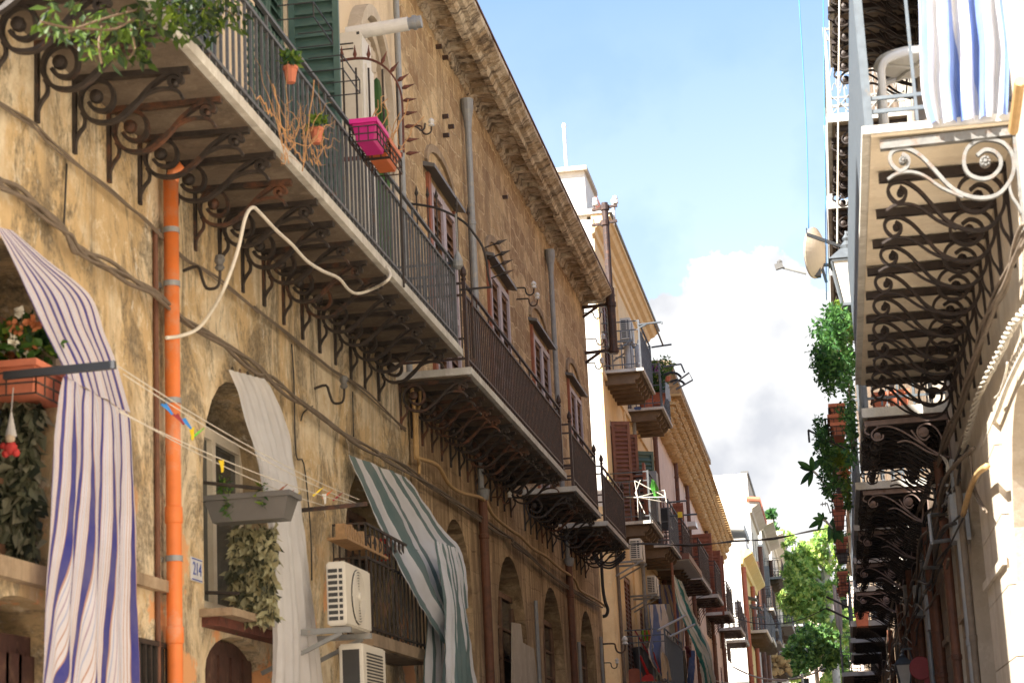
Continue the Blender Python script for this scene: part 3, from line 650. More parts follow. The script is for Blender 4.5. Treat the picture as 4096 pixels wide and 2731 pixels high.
for i,(a,b) in enumerate(wins):
    mb=MB();louvre(mb,(-4.03,a+.16,5.78),(0,1,0),(0,0,1),(1,0,0),(b-a-.16)/2-.01,2.5,fr=.08,pitch=.10,m=0,ms=0);louvre(mb,(-4.03,a+.16+(b-a-.16)/2,5.78),(0,1,0),(0,0,1),(1,0,0),(b-a-.16)/2-.01,2.5,fr=.08,pitch=.10)
    wo_=mb.build('window',M['oldwood'],B)
    f=MB();f.box((-4.10,a,5.77),(-3.96,a+.12,tops-.02));f.build('left_jamb',M['redwood'],wo_);f=MB();f.box((-4.10,b-.05,5.77),(-3.97,b,tops-.02));f.build('right_jamb',M['redwood'],wo_)
    f=MB()
    w2=(b-a-.16)/2
    for q in (a+.16,a+.16+w2):
        f.box((-4.0,q,5.78),(-3.965,q+.075,8.3));f.box((-4.0,q+w2-.09,5.78),(-3.965,q+w2-.01,8.3));f.box((-3.998,q+.075,8.22),(-3.968,q+w2-.09,8.3));f.box((-3.998,q+.075,6.98),(-3.968,q+w2-.09,7.05))
    f.build('shutter_frame',M['whitepaint'],wo_)
    f=MB();f.hexa([(-4,a-.12,8.42),(-3.87,a-.12,8.39),(-3.87,b+.12,8.39),(-4,b+.12,8.42),(-4,a-.12,8.47),(-3.87,a-.12,8.43),(-3.87,b+.12,8.43),(-4,b+.12,8.48)]);f.build('canopy',M['greyplastic'],B)
    f=MB();f.strip([Vector((XW+.01,(a+b)/2+(b-a)/2*math.cos(t),8.5+.32*math.sin(t))) for t in [math.pi*k/10 for k in range(11)]],.05,.09,(1,0,0));f.build('relieving_arch',M['beige2'],B)
# ground floor arches: timber windows
for (y0,y1,zt,zb) in ((20.7,22.2,4.5,3.1),(24.05,26.2,4.5,2.6),(27.85,29.85,4.45,2.6),(32.0,33.85,4.45,2.6)):
    frame_in(B,y0,y1,zb,zt,-4.2,M['oldwood'],bars=3)
    mb=MB();mb.box((-4.28,y0,0.02),(-4.12,y1,zb-.12));mb.box((-4.28,y0,zb-.12),(-4.06,y1,zb-.02));mb.build('timber_panel',M['oldwood'],B)
for (y0,y1,n,zz) in ((18.6,25.5,14,5.60),(26.42,29.3,6,5.58),(30.1,33.2,6,5.58)):
    balcony(B,XW,-3.25,y0,y1,zz+.06,BR_L,spread(y0+.12,y1-.15,n),M['marble'],rail=dict(h=.86,xw=XW,mat=M['ironbrown'],spacing=.115,bw=.015,ends=(1,1),fin=True,endspace=.40,mid=.3),brz=zz+.05)
# drains of B
for (px,py,z0,z1) in ((1865,360,5.75,10.0),(2215,1310,5.75,10.0),(1592,200,5.75,10.3)):
    p=P((px,py),x=-3.92);pipe(B,-3.92,p.y,z0,z1,.041 if px!=1592 else .03,M['zinc'],hopper=px!=1592)
for (c,r,u,v) in ((1,2,1570,250),(2,2,398,720)):
    p=P(T(c,r,u,v),x=-3.9);pipe(B,-3.92,p.y,0,p.z,.054,M['brownpipe'],hopper=False);
    mb=MB();mb.tube([(-3.93,p.y,p.z),(-3.93,p.y,5.6)],.036,10);mb.lathe((-3.91,p.y,p.z-.1),[(.056,0),(.07,.05),(.08,.12),(.04,.14)],n=12);mb.build('pipe_hopper',M['zinc'],B)
for (y_,z1) in ((26.9,4.25),(31.35,4.0),(34.4,4.3)):
    pipe(B,-3.95,y_,0,z1,.028,M['zinc'],name='thin_pipe',collars=False)
# pale peeled plaster repair on lower wall
for pl in ([(0,1150),(60,1160),(75,1290),(150,1330),(175,1568),(0,1568)],):
    q=PX(-3.99,2,2,*pl);mb=MB();mb.prism([(a.y,a.z) for a in q],lambda a,b:(-4.0,a,b),lambda a,b:(-3.988,a,b));mb.build('plaster_patch',M['beige'],B)
# hooks with glass insulators at the building corner
def hook(bld,px,x,y=None,mats=None,s=1.0,up=.0):
    p=P(px,x=x) if y is None else P(px,y=y)
    mb=MB();pts=[(0,0,0),(.12,0,0),(.19,0,-.01),(.20,0,-.06),(.22,0,-.11),(.27,0,-.13),(.32,0,-.10),(.33,0,-.03)]
    mb.tube(densify([p+Vector(q)*s for q in pts],3),.012*s,6);e=p+Vector((.33,0,-.03))*s
    mb.lathe(e,[(.02*s,0),(.045*s,.015*s),(.03*s,.04*s),(.045*s,.07*s),(.03*s,.10*s),(.008*s,.12*s)],n=8,m=1)
    return mb.build('insulator_hook',mats or [M['iron'],M['porcelain']],bld)
for u,v in ((490,590),(510,770),(500,935)): hook(B,T(2,1,u,v),None,y=34.9,s=.95)
for u,v in ((5,420),(30,495)): hook(B,T(2,1,u,v),XW,s=.9)
hook(B,T(2,2,610,1300),None,y=34.9,s=1.3);hook(B,T(2,2,620,1430),None,y=34.9,s=.8)
hook(B,T(1,0,1040,875),XW,s=.8);hook(B,T(1,2,1620,290),XW,s=.7)
# rusty iron stubs in the wall
for (c,r,u,v) in ((1,0,1240,325),(1,0,1285,400),(1,0,1285,805),(1,0,1325,875),(1,0,1290,935),(1,0,1700,1360)):
    p=P(T(c,r,u,v),x=XW);mb=MB();mb.box((p.x,p.y-.022,p.z-.022),(p.x+.07,p.y+.022,p.z+.022));mb.build('iron_stub',M['ironbrown'],B)
# ------------------------------------------------------------------ utility pole on brackets at the corner of B
po=thing('utility_pole','brown iron pole with white insulators on two wall brackets at stone house corner','utility pole',(-3.2,34.9,7.6))
yk=34.9;a_=P(T(2,1,700,870),y=yk);t_=P((2420,812),y=yk);px_=a_.x
mb=MB();mb.tube([(px_,yk,a_.z),(px_,yk,P(T(2,1,660,420),y=yk).z)],.085,14);z2=P(T(2,1,660,420),y=yk).z
mb.tube([(px_,yk,z2),(px_-.0,yk,t_.z)],.062,14);mb.build('pole',M['ironbrown'],po)
for v in (540,860):
    p=P(T(2,1,700,v),y=yk);q=P(T(2,1,475,v+(5 if v<700 else 0)),y=yk)
    mb=MB();mb.bar((XW,yk,q.z-.02),(px_+.1,yk,q.z),.05,.055);mb.bar((XW,yk+.0,q.z-.20),(px_-.25,yk,q.z-.03),.045,.045);mb.lathe((px_,yk,q.z-.05),[(.09,0),(.105,.0),(.105,.08),(.09,.08)],n=14);mb.build('wall_bracket',M['ironbrown'],po)
for vv in (1125,1285):
    s_=652/1704;p=P((2048+970*s_,400+vv*s_),y=yk)
    mb=MB();mb.bar((p.x-.24,yk,p.z-.03),(p.x+.23,yk,p.z+.02),.05,.045);mb.lathe((p.x,yk,p.z-.05),[(.07,0),(.085,0),(.085,.09),(.07,.09)],n=12)
    for dx in (-.2,.18): mb.tube([(p.x+dx,yk,p.z-.06),(p.x+dx,yk,p.z+.09)],.014,6)
    mb.build('cross_arm',M['ironbrown'],po)
    if vv==1125:
        for dx in (-.17,.2):
            mb=MB();mb.lathe((p.x+dx,yk,p.z+.05),[(.02,0),(.055,.01),(.055,.06),(.04,.075),(.05,.10),(.04,.15),(.01,.16)],n=12);mb.build('insulator',M['porcelain'],po)
mb=MB();p=P(T(2,1,690,440),y=36.2)
# ================================================================== BUILDING P (peach render, next)
XP=-4.1;Y2=38.2
H=thing('peach_house','smooth peach rendered house with blank white end wall and small rooftop tower','building',(XP,Y2,0))
def win_hole(c,r,pts,x=XP):
    q=PX(x,c,r,*pts);ys_=[a.y for a in q];zs_=[a.z for a in q];return min(ys_),max(ys_),min(zs_),max(zs_)
mb=MB();ph=[]
doorsP=[(47.9,48.8,6.97,9.0),(39.3,40.5,9.95,12.0-.35),(43.6,44.6,9.95,11.6),(39.5,41.0,6.9,9.05),(43.9,44.9,6.9,9.0),(40.4,41.7,3.6,6.0),(43.4,44.2,4.4,5.6)]
for a,b,c_,d_ in doorsP: ph.append([(a,c_),(b,c_),(b,d_),(a,d_)])
facade(mb,XP,Y2,50.2,0,12.9,ph,.25,-1)
mb.build('wall',M['peach'],H)
mb=MB();mb.box((-14,Y2,0),(XP-.002,Y2+.05,12.9));mb.box((-14,Y2+.05,12.8),(XP-.003,50.2,12.9));mb.build('end_wall',M['white'],H)
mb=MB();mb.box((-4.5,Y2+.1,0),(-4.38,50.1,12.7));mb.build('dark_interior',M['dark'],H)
mb=MB();mb.prism([(0,-.12),(.05,-.10),(.07,0),(.14,.03),(.18,.10),(.27,.13),(.33,.20),(.38,.21),(.38,.27),(0,.34)],lambda a,b:(XP+a,Y2-.02,12.72+b),lambda a,b:(XP+a,49.0,12.72+b));mb.build('cornice',M['peach'],H)
mb=MB();mb.box((XP+.0,Y2-.06,13.0),(XP+.42,49.05,13.05));mb.build('roof_edge',M['zinc'],H)
for z in (9.75,6.75): 
    mb=MB();mb.box((XP,Y2,z),(XP+.05,50.2,z+.1));mb.build('string_course',M['peach'],H)
for y_ in (Y2+.01,42.3,49.9):
    mb=MB();mb.box((XP,y_,0),(XP+.04,y_+.28,12.5));mb.build('pilaster',M['peach'],H)
# rooftop tower: corner pixels on the end-wall plane
s_=652/1704
tw=[P((2048+u*s_,400+v*s_),y=Y2+.1) for u,v in ((755,745),(775,1160))]
zt=tw[0].z;zb_=tw[1].z;xr=tw[0].x
yb=P((2048+860*s_,400+945*s_),x=xr).y
mb=MB();mb.box((-9,Y2+.1,12.35),(xr,yb,zt));mb.build('tower',M['white'],H)
mb=MB();mb.box((-9,Y2-.02,zt),(xr+.06,yb+.05,zt+.09));mb.build('tower_coping',M['beige'],H)
mb=MB();mb.box((-9,Y2-.05,zb_-.12),(P((2048+945*s_,400+1170*s_),y=Y2).x,Y2+.4,zb_-.0));mb.build('parapet_coping',M['beige'],H)
for dx,h_ in ((-.42,1.15),(.26,.5)):
    mb=MB();px=(xr+dx);mb.tube([(px,Y2+.6+(dx>0)*2.5,zt-(dx>0)*.9),(px,Y2+.6+(dx>0)*2.5,zt+h_-(dx>0)*.3)],.035,8);mb.lathe((px,Y2+.6+(dx>0)*2.5,zt+h_-(dx>0)*.3),[(.05,0),(.05,.05),(.02,.09)],n=8)
    mb.build('vent_pipe',M['white'],H)
mb=MB();q=PYp(Y2+2.6,0,0,(0,0));
qa=[P((2048+u*s_,400+v*s_),y=Y2+2.4) for u,v in ((860,940),(905,1050),(945,1130),(865,1130))]
mb.prism([(a.x,a.z) for a in qa],lambda a,b:(a,Y2+2.4,b),lambda a,b:(a,Y2+4.5,b));mb.build('red_roof',M['rust'],H)
# peach balconies
for (y0,y1,z,n) in ((38.9,41.5,9.88,6),(43.55,46.05,9.96,5),(38.85,41.3,6.8,5),(43.5,46.1,6.88,5)):
    balcony(H,XP,-3.3,y0,y1,z,CB_L,spread(y0+.2,y1-.25,n),M['marble'],th=.06,rail=dict(h=.98,xw=XP,mat=M['raildark'],spacing=.12,bw=.02,ends=(1,1),fin=False,endspace=.17,mid=.5,top2=.18))
for k,(a,b,c_,d_) in enumerate(doorsP):
    mb=MB();w2=(b-a)/2
    louvre(mb,(XP-.05,a,c_),(0,1,0),(0,0,1),(1,0,0),w2-.01,d_-c_-.02,pitch=.09);louvre(mb,(XP-.05,a+w2,c_),(0,1,0),(0,0,1),(1,0,0),w2-.01,d_-c_-.02,pitch=.09)
    mb.build('shutter',M['brownpaint'],H)
# open brown leaves on the middle floor
for (y_,z0,h_) in ((39.5,6.9,2.1),(41.05,6.9,2.1)):
    mb=MB();louvre(mb,(XP+.02,y_,z0),(.9,.35,0),(0,0,1),(.35,-.9,0),.38,h_,pitch=.09);mb.build('open_shutter',M['brownpaint'],H)
p=P(T(2,1,845,1300),x=XP+.08);pipe(H,XP+.08,P(T(2,1,850,1500),x=XP+.08).y,0,9.9,.045,M['zinc'])
mb=MB();py=P(T(2,2,740,900),x=XP+.07).y;mb.tube([(XP+.07,py,0),(XP+.05,py+.0,7.2)],.035,8);tag(mb.build('ribbed_cable',M['cable']),'ribbed grey conduit running down the peach facade by the narrow brown shutter','cable')
# peach sheet over the end wall, painting in its shaded lower part
mb=MB();mb.box((XP-1.5,Y2-.02,0),(XP-.001,Y2-.001,7.1));mb.build('end_wall_shade_sheet',M['peach'],H)
# ================================================================== BUILDING K (pink, ochre tile cornice)
Kb=thing('pink_house','long pale pink house with ochre scalloped cornice and many brown drainpipes','building',(XP,50.25,0))
KY=P(T(2,2,1440,1000),x=XP).y
kh=[];kd=[]
for z0,z1 in ((7.25,9.3),(3.9,6.0)):
    for yy in (51.4,54.6,58.0,61.6,65.2,69.0,73.0,76.8):
        if yy+1.1<KY: kh.append([(yy,z0),(yy+1.1,z0),(yy+1.1,z1),(yy,z1)]);kd.append((yy,yy+1.1,z0,z1))
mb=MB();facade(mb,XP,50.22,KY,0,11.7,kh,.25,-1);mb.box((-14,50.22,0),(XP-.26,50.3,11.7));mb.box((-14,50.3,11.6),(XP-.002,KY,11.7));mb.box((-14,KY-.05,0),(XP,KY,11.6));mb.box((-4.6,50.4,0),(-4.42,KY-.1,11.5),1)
mb.build('wall',[M['pink'],M['dark']],Kb)
c0=P(T(2,1,1010,1400),x=-3.5)
def tile_cornice(bld,x,segs,mat):
    random.seed(5);mb=MB()
    for (y0,z0,x0),(y1,z1,x1) in zip(segs[:-1],segs[1:]):
        n=max(1,int((y1-y0)/.42))
        for i in range(n):
            ya_=y0+(y1-y0)*i/n;yb2=y0+(y1-y0)*(i+1)/n;zz=z0+(z1-z0)*(i+.5)/n;xx=x0+(x1-x0)*(i+.5)/n
            for row,(d,zo) in enumerate(((.18,0),(.38,.22),(.58,.44),(.74,.66))):
                mb.sphere((x+d*.55+(xx-x),(ya_+yb2)/2+(.18 if row%2 else 0),zz+zo+.04+random.uniform(-.03,.02)),(yb2-ya_)*.55,8,sc=(1.0,.85,.55));mb.box((x,ya_,zz+zo-.02),(x+d*.6+(xx-x),yb2,zz+zo+.12))
                mb.box((x,ya_,zz+zo+.15),(x+d-.03+(xx-x),yb2-.06,zz+zo+.21))
    return mb.build('cornice',mat,bld)
tile_cornice(Kb,XP,[(51,10.9,XP),(62,10.75,XP),(70,10.35,XP),(75.5,9.95,XP)],M['cornice3'])
# roof line above the cornice: pale gutter and parapet on the nearer half
mb=MB();mb.prism([(0,0),(.25,.05),(.6,.35),(.66,.35),(.66,.5),(0,.55)],lambda a,b:(XP+a-.1,50.25,12.0+b),lambda a,b:(XP+a-.1,66,11.9+b));mb.build('roof_gutter',M['beige2'],Kb)
for (c,r,u,v,zt_) in ((2,2,1000,100,11),(2,2,1130,100,10.9),(2,2,1210,300,10.7),(2,2,1330,400,10.6),(2,2,1400,500,10.3),(2,2,1405,1400,6.8),(2,2,1470,1400,6.8)):
    p=P(T(c,r,u,v),x=XP+.1);pipe(Kb,XP+.1,p.y,0,zt_,.06,M['brownpipe'])
for (a,b,c_,d_) in kd:
    mb=MB();w2=(b-a)/2;louvre(mb,(XP-.06,a,c_),(0,1,0),(0,0,1),(1,0,0),w2-.01,d_-c_-.02,pitch=.10);louvre(mb,(XP-.06,a+w2,c_),(0,1,0),(0,0,1),(1,0,0),w2-.01,d_-c_-.02,pitch=.1);mb.build('shutter',M['brownpaint'],Kb)
for y_ in (61.9,66.6,68.1,54.8):
    mb=MB();louvre(mb,(XP+.02,y_,7.28),(1,-.12,0),(0,0,1),(-.12,-1,0),.62 if y_>60 else .3,2.15,pitch=.10,fr=.07);mb.build('open_shutter',M['redwood'],Kb)
KB=[]
for (y0,y1,z,n) in ((53.1,57.3,7.12,6),(60.3,63.2,7.3,5),(66.5,69.8,7.3,6),(73.9,77.6,7.35,6),(78.2,80.8,7.2,5)):
    balcony(Kb,XP,-3.3,y0,y1,z,BR_SL,spread(y0+.15,y1-.15,n),M['marble'],th=.10,rail=dict(h=1.0,xw=XP,mat=M['ironbrown'],spacing=.13,bw=.022,ends=(1,1),fin=False,endspace=.16,mid=.5),mould=False)
balcony(H,XP,-3.3,47.4,49.9,6.95,CB_L,spread(48.2,50.3,4),M['marble'],th=.06,rail=dict(h=1.0,xw=XP,mat=M['ironbrown'],spacing=.12,bw=.02,ends=(1,1),fin=False,endspace=.16,mid=.5))
# beam ends
# ================================================================== far left houses
def simple_house(name,label,yn,yf,h,xw,mat,endmat=None,floors=3,wmat=None,cor=None,mirror=False,back=14,wy=3.2,ww=1.1,z0=0,corn=.45):
    o=thing(name,label,'building',(xw,yn,0));sd=-1 if not mirror else 1
    hs=[];y=yn+1.2;ds=[]
    while y+ww<yf-.6:
        for f in range(floors):
            za=h-1.2-2.3-(f)*3.3
            if za<.5: continue
            hs.append([(y,za),(y+ww,za),(y+ww,za+2.2),(y,za+2.2)]);ds.append((y,za))
        y+=wy
    mb=MB();facade(mb,xw,yn,yf,z0,h,hs,.22,sd);mb.box((xw+sd*.45,yn+.1,0),(xw+sd*.4,yf-.1,h-.1),1)
    mb.build('wall',[mat,M['dark']],o)
    mb=MB();mb.box((xw+sd*.002,yn,0),(xw+sd*back,yn+.08,h));mb.box((xw+sd*.003,yn+.08,h-.1),(xw+sd*back,yf,h));mb.box((xw+sd*.003,yf-.08,0),(xw+sd*back,yf,h-.1));mb.build('end_wall',endmat or mat,o)
    if corn:
        mb=MB();mb.prism([(0,0),(-sd*.1,0),(-sd*.14,.2),(-sd*corn,.42),(-sd*corn,.55),(0,.6)],lambda a,b:(xw+a,yn-.12,h-.5+b),lambda a,b:(xw+a,yf+.1,h-.5+b));mb.build('cornice',cor or mat,o)
    for y,za in ds:
        mb=MB()
        for q in (0,ww/2): louvre(mb,(xw+(sd*.06 if not mirror else .06),y+q,za),(0,1,0),(0,0,1),(-sd,0,0),ww/2-.01,2.18,pitch=.11)
        mb.build('shutter',wmat or M['greenpaint'],o)
    return o
pY=P((2955,2215),x=-3.75)
YH=simple_house('yellow_house','bright yellow house with salmon drainpipes and dark green shutters',82.0,96,P((2930,2208),y=82).z,P((2960,2230),y=82).x,M['yellow'],M['white'],corn=.5)
xy=YH.location.x
for yy in (82.3,90.5):
    pipe(YH,xy+.10,yy,0,YH.location.z+P((2930,2208),y=82).z-.6,.10,M['terra'])
for yy,zz in ((83.5,9.3),(88.0,9.3),(92.5,9.3)):
    mb=MB();mb.hexa([(xy,yy,zz+.15),(xy+.5,yy,zz),(xy+.5,yy+1.3,zz),(xy,yy+1.3,zz+.15),(xy,yy,zz+.2),(xy+.5,yy,zz+.05),(xy+.5,yy+1.3,zz+.05),(xy,yy+1.3,zz+.2)]);mb.build('canopy',M['greyplastic'],YH)
# white blocks that show behind
p1=P((2987,1892),y=100);WH=simple_house('white_tower_house','plain white block with clay tiled side cornice rising behind the yellow house',100.0,110,p1.z,p1.x,M['beige'],M['white'],floors=1,corn=0)
mb=MB();mb.box((p1.x-.3,100,p1.z),(p1.x+.08,110,p1.z+.12));mb.build('roof_edge',M['greyplastic'],WH)
p2=P((2700+1040/1568*450*1.0,1800+850/1568*450),y=98);p2t=P((2990,2010),y=98)
WC=simple_house('cream_house','narrow cream house with green shutters and tile topped cornice beyond the yellow house',98,107,p2t.z,p2.x,M['cream'],M['white'],corn=.5,cor=M['beige'])
mb=MB();y=97.8
while y<107: mb.tube([(p2.x-.1,y,p2t.z+.18),(p2.x+.55,y,p2t.z+.1)],.12,8);y+=.36
mb.build('roof_tiles',M['terra'],WC)
p3=P((3042,2085),y=112);SH=simple_house('stucco_house','weathered stucco house with grey balcony box and flaking pilasters',112,124,p3.z,p3.x,M['beige'],M['white'],corn=.7)
p4=P((3080,2130),y=128);EH=simple_house('corner_house','last cream house on the left with dark shutters where street trees begin',128,150,p4.z,p4.x,M['cream'],M['white'],corn=.8,wmat=M['brownpaint'])
# set-back white annexe with grey lean-to roof between pink and yellow houses
q0=P((2700+740/1568*450,1800+1000/1568*450),y=84);q1=P((2700+1000/1568*450,1800+1045/1568*450),y=84)
q2=P((2862,2100),y=90)
AN=thing('white_annexe','blank white annexe with a lilac grey lean-to roof behind the scalloped cornice','building',(q1.x-3,90,0))
z9=P((2915,2110),y=90).z;x9=P((2978,2110),y=90).x
mb=MB();mb.box((-16,90,0),(x9,95,z9-.5));mb.build('wall',M['white'],AN)
mb=MB();mb.hexa([(-16,89.5,z9+1.1),(x9,89.5,z9-.2),(x9,95,z9-.2),(-16,95,z9+1.1),(-16,89.5,z9+1.7),(x9,89.5,z9+.15),(x9,95,z9+.15),(-16,95,z9+1.7)]);mb.build('lean_to_roof',M['ironpale'],AN)
# far left balconies
def far_balc(h,xw,y0,y1,z,d=.8,mat=None,rm=None,n=4,th=.12,rh=1.05,bracket=None):
    return balcony(h,xw,xw+d,y0,y1,z,bracket or CB_L,spread(y0+.3,y1-.3,n),mat or M['marble'],th=th,rail=dict(h=rh,xw=xw,mat=rm or M['irongrey'],spacing=.16,bw=.03,ends=(1,1),fin=False,endspace=.18,mid=.5),mould=False)
far_balc(YH,xy,83.2,89.5,P(T(2,2,1640,1225),y=83.2).z,d=.85,mat=M['cream'],n=8)
far_balc(YH,xy,90.5,95.5,P(T(2,2,1700,1275),y=90.5).z,d=.85,mat=M['cream'],n=7)
far_balc(WC,p2.x,99,104,P(Dp(1745,1480),y=99).z,d=1.0,mat=M['beige2'])
far_balc(SH,p3.x,113,119,P(Dp(1765,1545),y=113).z,d=1.2,mat=M['beige2'])
far_balc(WC,p2.x,98.6,102,P(Dp(1738,1400),y=98).z,d=.8,mat=M['beige'],rm=M['ironbrown'])
far_balc(WC,p2.x,103,106,P(Dp(1745,1450),y=103).z,d=.8,mat=M['beige'],rm=M['ironbrown'])
far_balc(SH,p3.x,114,121,P(Dp(1762,1440),y=114).z,d=1.3,rm=M['raildark'])
far_balc(EH,p4.x,129,141,P(Dp(1785,1440),y=129).z,d=1.6,rm=M['raildark'])
for hh_,xx_,yy_,zz_ in ((WC,p2.x,104.8,14),(SH,p3.x,120.5,15),(WC,p2.x,98.3,12.5)): pipe(hh_,xx_+.15,yy_,0,zz_,.13,M['brownpipe'])
far_balc(SH,p3.x,113,119,P(Dp(1745,1331),y=113).z,d=1.0,rm=M['ironbrown'])
far_balc(EH,p4.x,129,137,P(Dp(1762,1362),y=129).z,d=1.4,rm=M['ironbrown'])
far_balc(EH,p4.x,129,140,P(Dp(1790,1500),y=129).z,d=1.8,rm=M['ironbrown'])
mb=MB();q=P((2700+1130/1956*600,2250+240/1956*600),y=111.5);mb.box((q.x-.45,111.2,q.z-.9),(q.x+.45,111.9,q.z+.8));mb.build('grey_meter_box',M['ironpale'],SH)
# stone scrolled balcony support (ochre carved corbels)
for dy in (0,1.6):
    mb=MB();q=P(Dp(1750,1500),y=111);random.seed(11)
    for k in range(40): mb.sphere((p3.x+random.uniform(0,1.1),112.6+dy+random.uniform(0,.5),q.z-random.uniform(0,1.0)*(1)),random.uniform(.12,.26),6)
    mb.build('carved_corbel',M['cornice3'],SH)
# far end: building closing the street behind the trees
q=P((3140,2290),y=175);r2=P((3420,2290),y=175)
FE=thing('distant_building','pale pink building with roof terrace closing the street behind the trees','building',(1,175,0))
zt_=P((3250,2330),y=175).z
mb=MB();hs=[]
for k in range(16):
    for f in range(4): hs.append([(-9+k*1.9,zt_-2.8-f*3.6),(-8+k*1.9,zt_-2.8-f*3.6),(-8+k*1.9,zt_-.9-f*3.6),(-9+k*1.9,zt_-.9-f*3.6)])
outer=[Vector((-14,0,0)),Vector((22,0,0)),Vector((22,zt_,0)),Vector((-14,zt_,0))]
loops=[outer]+[[Vector((*p,0)) for p in h] for h in hs];flat=[p for l in loops for p in l]
mb.add([(p.x,175,p.y) for p in flat],[tuple(t) for t in tessellate_polygon(loops)]);mb.box((-14,175.4,0),(22,176,zt_),1)
mb.build('wall',[M['pink'],M['dark']],FE)
mb=MB();mb.box((-14,174.5,zt_),(22,176,zt_+.5));mb.build('cornice',M['white'],FE)
mb=MB()
for k in range(24): mb.box((-12+k*1.4,175.2,zt_+.5),(-11.9+k*1.4,175.3,zt_+2.0))
for zz in (1.0,1.5,2.0): mb.box((-12,175.2,zt_+zz),(21,175.3,zt_+zz+.08))
mb.build('terrace_rail',M['whitepaint'],FE)
# ================================================================== RIGHT SIDE
XR=1.25
RA=thing('beige_arcade_house','beige house at right edge with tall round arches and curtained balcony','building',(XR,4,0))
def parch(y0,y1,zt,z0=.02): return arch_poly(y0,y1,z0,zt)
rh=[parch(10.9,13.75,3.93),parch(15.75,18.0,3.9),parch(19.6,21.2,3.9)]
rup=[[(12.1,5.3),(13.3,5.3),(13.3,7.7),(12.1,7.7)],[(16.0,5.3),(17.2,5.3),(17.2,7.7),(16.0,7.7)]]
mb=MB();facade(mb,XR,-24,22.2,0,13.2,rh+rup,.38,1);mb.box((XR+.01,-24,13.1),(XR+8,22.2,13.2));mb.box((XR+.39,-23.9,0),(XR+.45,22.1,5.0));mb.box((XR+.46,-23.9,5.0),(XR+.52,22.1,13),1)  # wall is lengthened unseen behind the camera to cut sky fill
mb.build('wall',[M['beige'],M['dark']],RA)
# pilasters between the arches
for (y0,y1,mt,d) in ((13.8,15.7,'beige',.05),(18.05,19.0,'beige2',.06),(21.25,22.1,'brownwall',.06)):  # farther pilasters get darker plasters, wall shade put into their colour
    mb=MB();zz=.0
    while zz<4.0: mb.box((XR-d,y0,zz),(XR-.001,y1,min(zz+.47,4.05)));zz+=.478
    mb.box((XR-d-.03,y0-.02,3.0),(XR-d,y1+.02,3.06));mb.build('pilaster',M[mt],RA)
for a,b in ((12.12,12.12+.58),(12.7,13.28),(16.02,16.6),(16.6,17.18)):
    mb=MB();louvre(mb,(XR+.10,a,5.32),(0,1,0),(0,0,1),(-1,0,0),b-a,2.36,pitch=.1);mb.build('shutter',M['brownpaint'],RA)
z0=5.14
ysR=[]
for (c,r,u,v) in ((3,0,735,1010),(3,0,725,1250),(3,0,710,1490),(3,1,700,130),(3,1,690,310),(3,1,672,490),(3,1,672,650),(3,1,672,770),(3,1,668,890),(3,1,668,990),(3,1,670,1085)):
    ysR.append(P(T(c,r,u,v),z=z0).y)
yR0=P((3449,537),z=5.2).y;yR1=P((3414,1540),z=5.2).y
bx_=balcony(RA,XR,P((3449,537),z=5.2).x,yR0,yR1,5.20,BR_R,ysR,M['marble'],M['warmslab'],th=.045,rail=dict(h=1.02,xw=XR,mat=M['plateshade'],spacing=.12,bw=.018,ends=(1,1),fin=False,endspace=.21,mid=.18,studs=True),brz=5.17)
bx_.children[0].name='bracket'
# near brackets take a lighter material; the light they catch is in its colour
def pale_front(o,mt):
    c=[ch for ch in o.children if ch.name.startswith('bracket')];c.sort(key=lambda k:k.location.y)
    if c: c[0].data=c[0].data.copy();c[0].data.materials[0]=mt
for ch in bx_.children:
    if ch.name.startswith('bracket') and abs(ORG[ch.name].y-ysR[0])<.01:
        ch.data=ch.data.copy();ch.data.materials[0]=M['bracketpale'];ch['label']='pale grey scroll with rosettes'
# outer rail plate: perforated apron seen edge on
xo_=P((3449,537),z=5.2).x
mb=MB();mb.box((xo_+.02,yR0+.05,5.25),(xo_+.035,yR1-.1,6.3));
mb.build('railing_panel',M['plateshade'],bx_)
# second-floor balconies, decorated undersides
RB=thing('ornate_brown_house','tall right hand house whose stacked balconies have dark ornate scroll undersides','building',(XR,22.3,0))
hh=[];dd=[]
y=23.6
while y<58:
    for z_ in (5.15,8.7):
        hh.append([(y,z_),(y+1.1,z_),(y+1.1,z_+2.3),(y,z_+2.3)]);dd.append((y,z_))
    hh.append(arch_poly(y-.2,y+1.4,.02,3.4));y+=3.4
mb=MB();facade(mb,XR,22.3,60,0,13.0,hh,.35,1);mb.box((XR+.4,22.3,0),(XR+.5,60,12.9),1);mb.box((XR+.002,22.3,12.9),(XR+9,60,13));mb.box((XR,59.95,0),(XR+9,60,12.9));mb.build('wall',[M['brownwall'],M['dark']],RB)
for y,z_ in dd:
    mb=MB();louvre(mb,(XR+.12,y,z_),(0,1,0),(0,0,1),(-1,0,0),.55,2.28,pitch=.1);louvre(mb,(XR+.12,y+.55,z_),(0,1,0),(0,0,1),(-1,0,0),.55,2.28,pitch=.1);mb.build('shutter',M['brownpaint'],RB)
y=25.4
while y<58:
    mb=MB();mb.box((XR-.09,y,0),(XR-.001,y+.5,4.3));mb.build('pilaster',M['beige2'],RB);y+=3.4
rb=[]
zU=8.6
def xo_at(px,z): return P(px,z=z)
n1=xo_at(T(3,0,430,470),zU);
UB=[(13.2,n1.y,n1.x)]
a=xo_at(T(3,0,408,845),zU);b=xo_at(T(3,0,425,1335),zU);UB.append((a.y,b.y,(a.x+b.x)/2))
a=xo_at(T(3,0,408,1440),zU);b=xo_at(T(3,1,430,250),zU);UB.append((a.y,b.y,(a.x+b.x)/2))
a=xo_at(T(3,1,428,330),zU);UB.append((a.y,a.y+4.2,a.x))
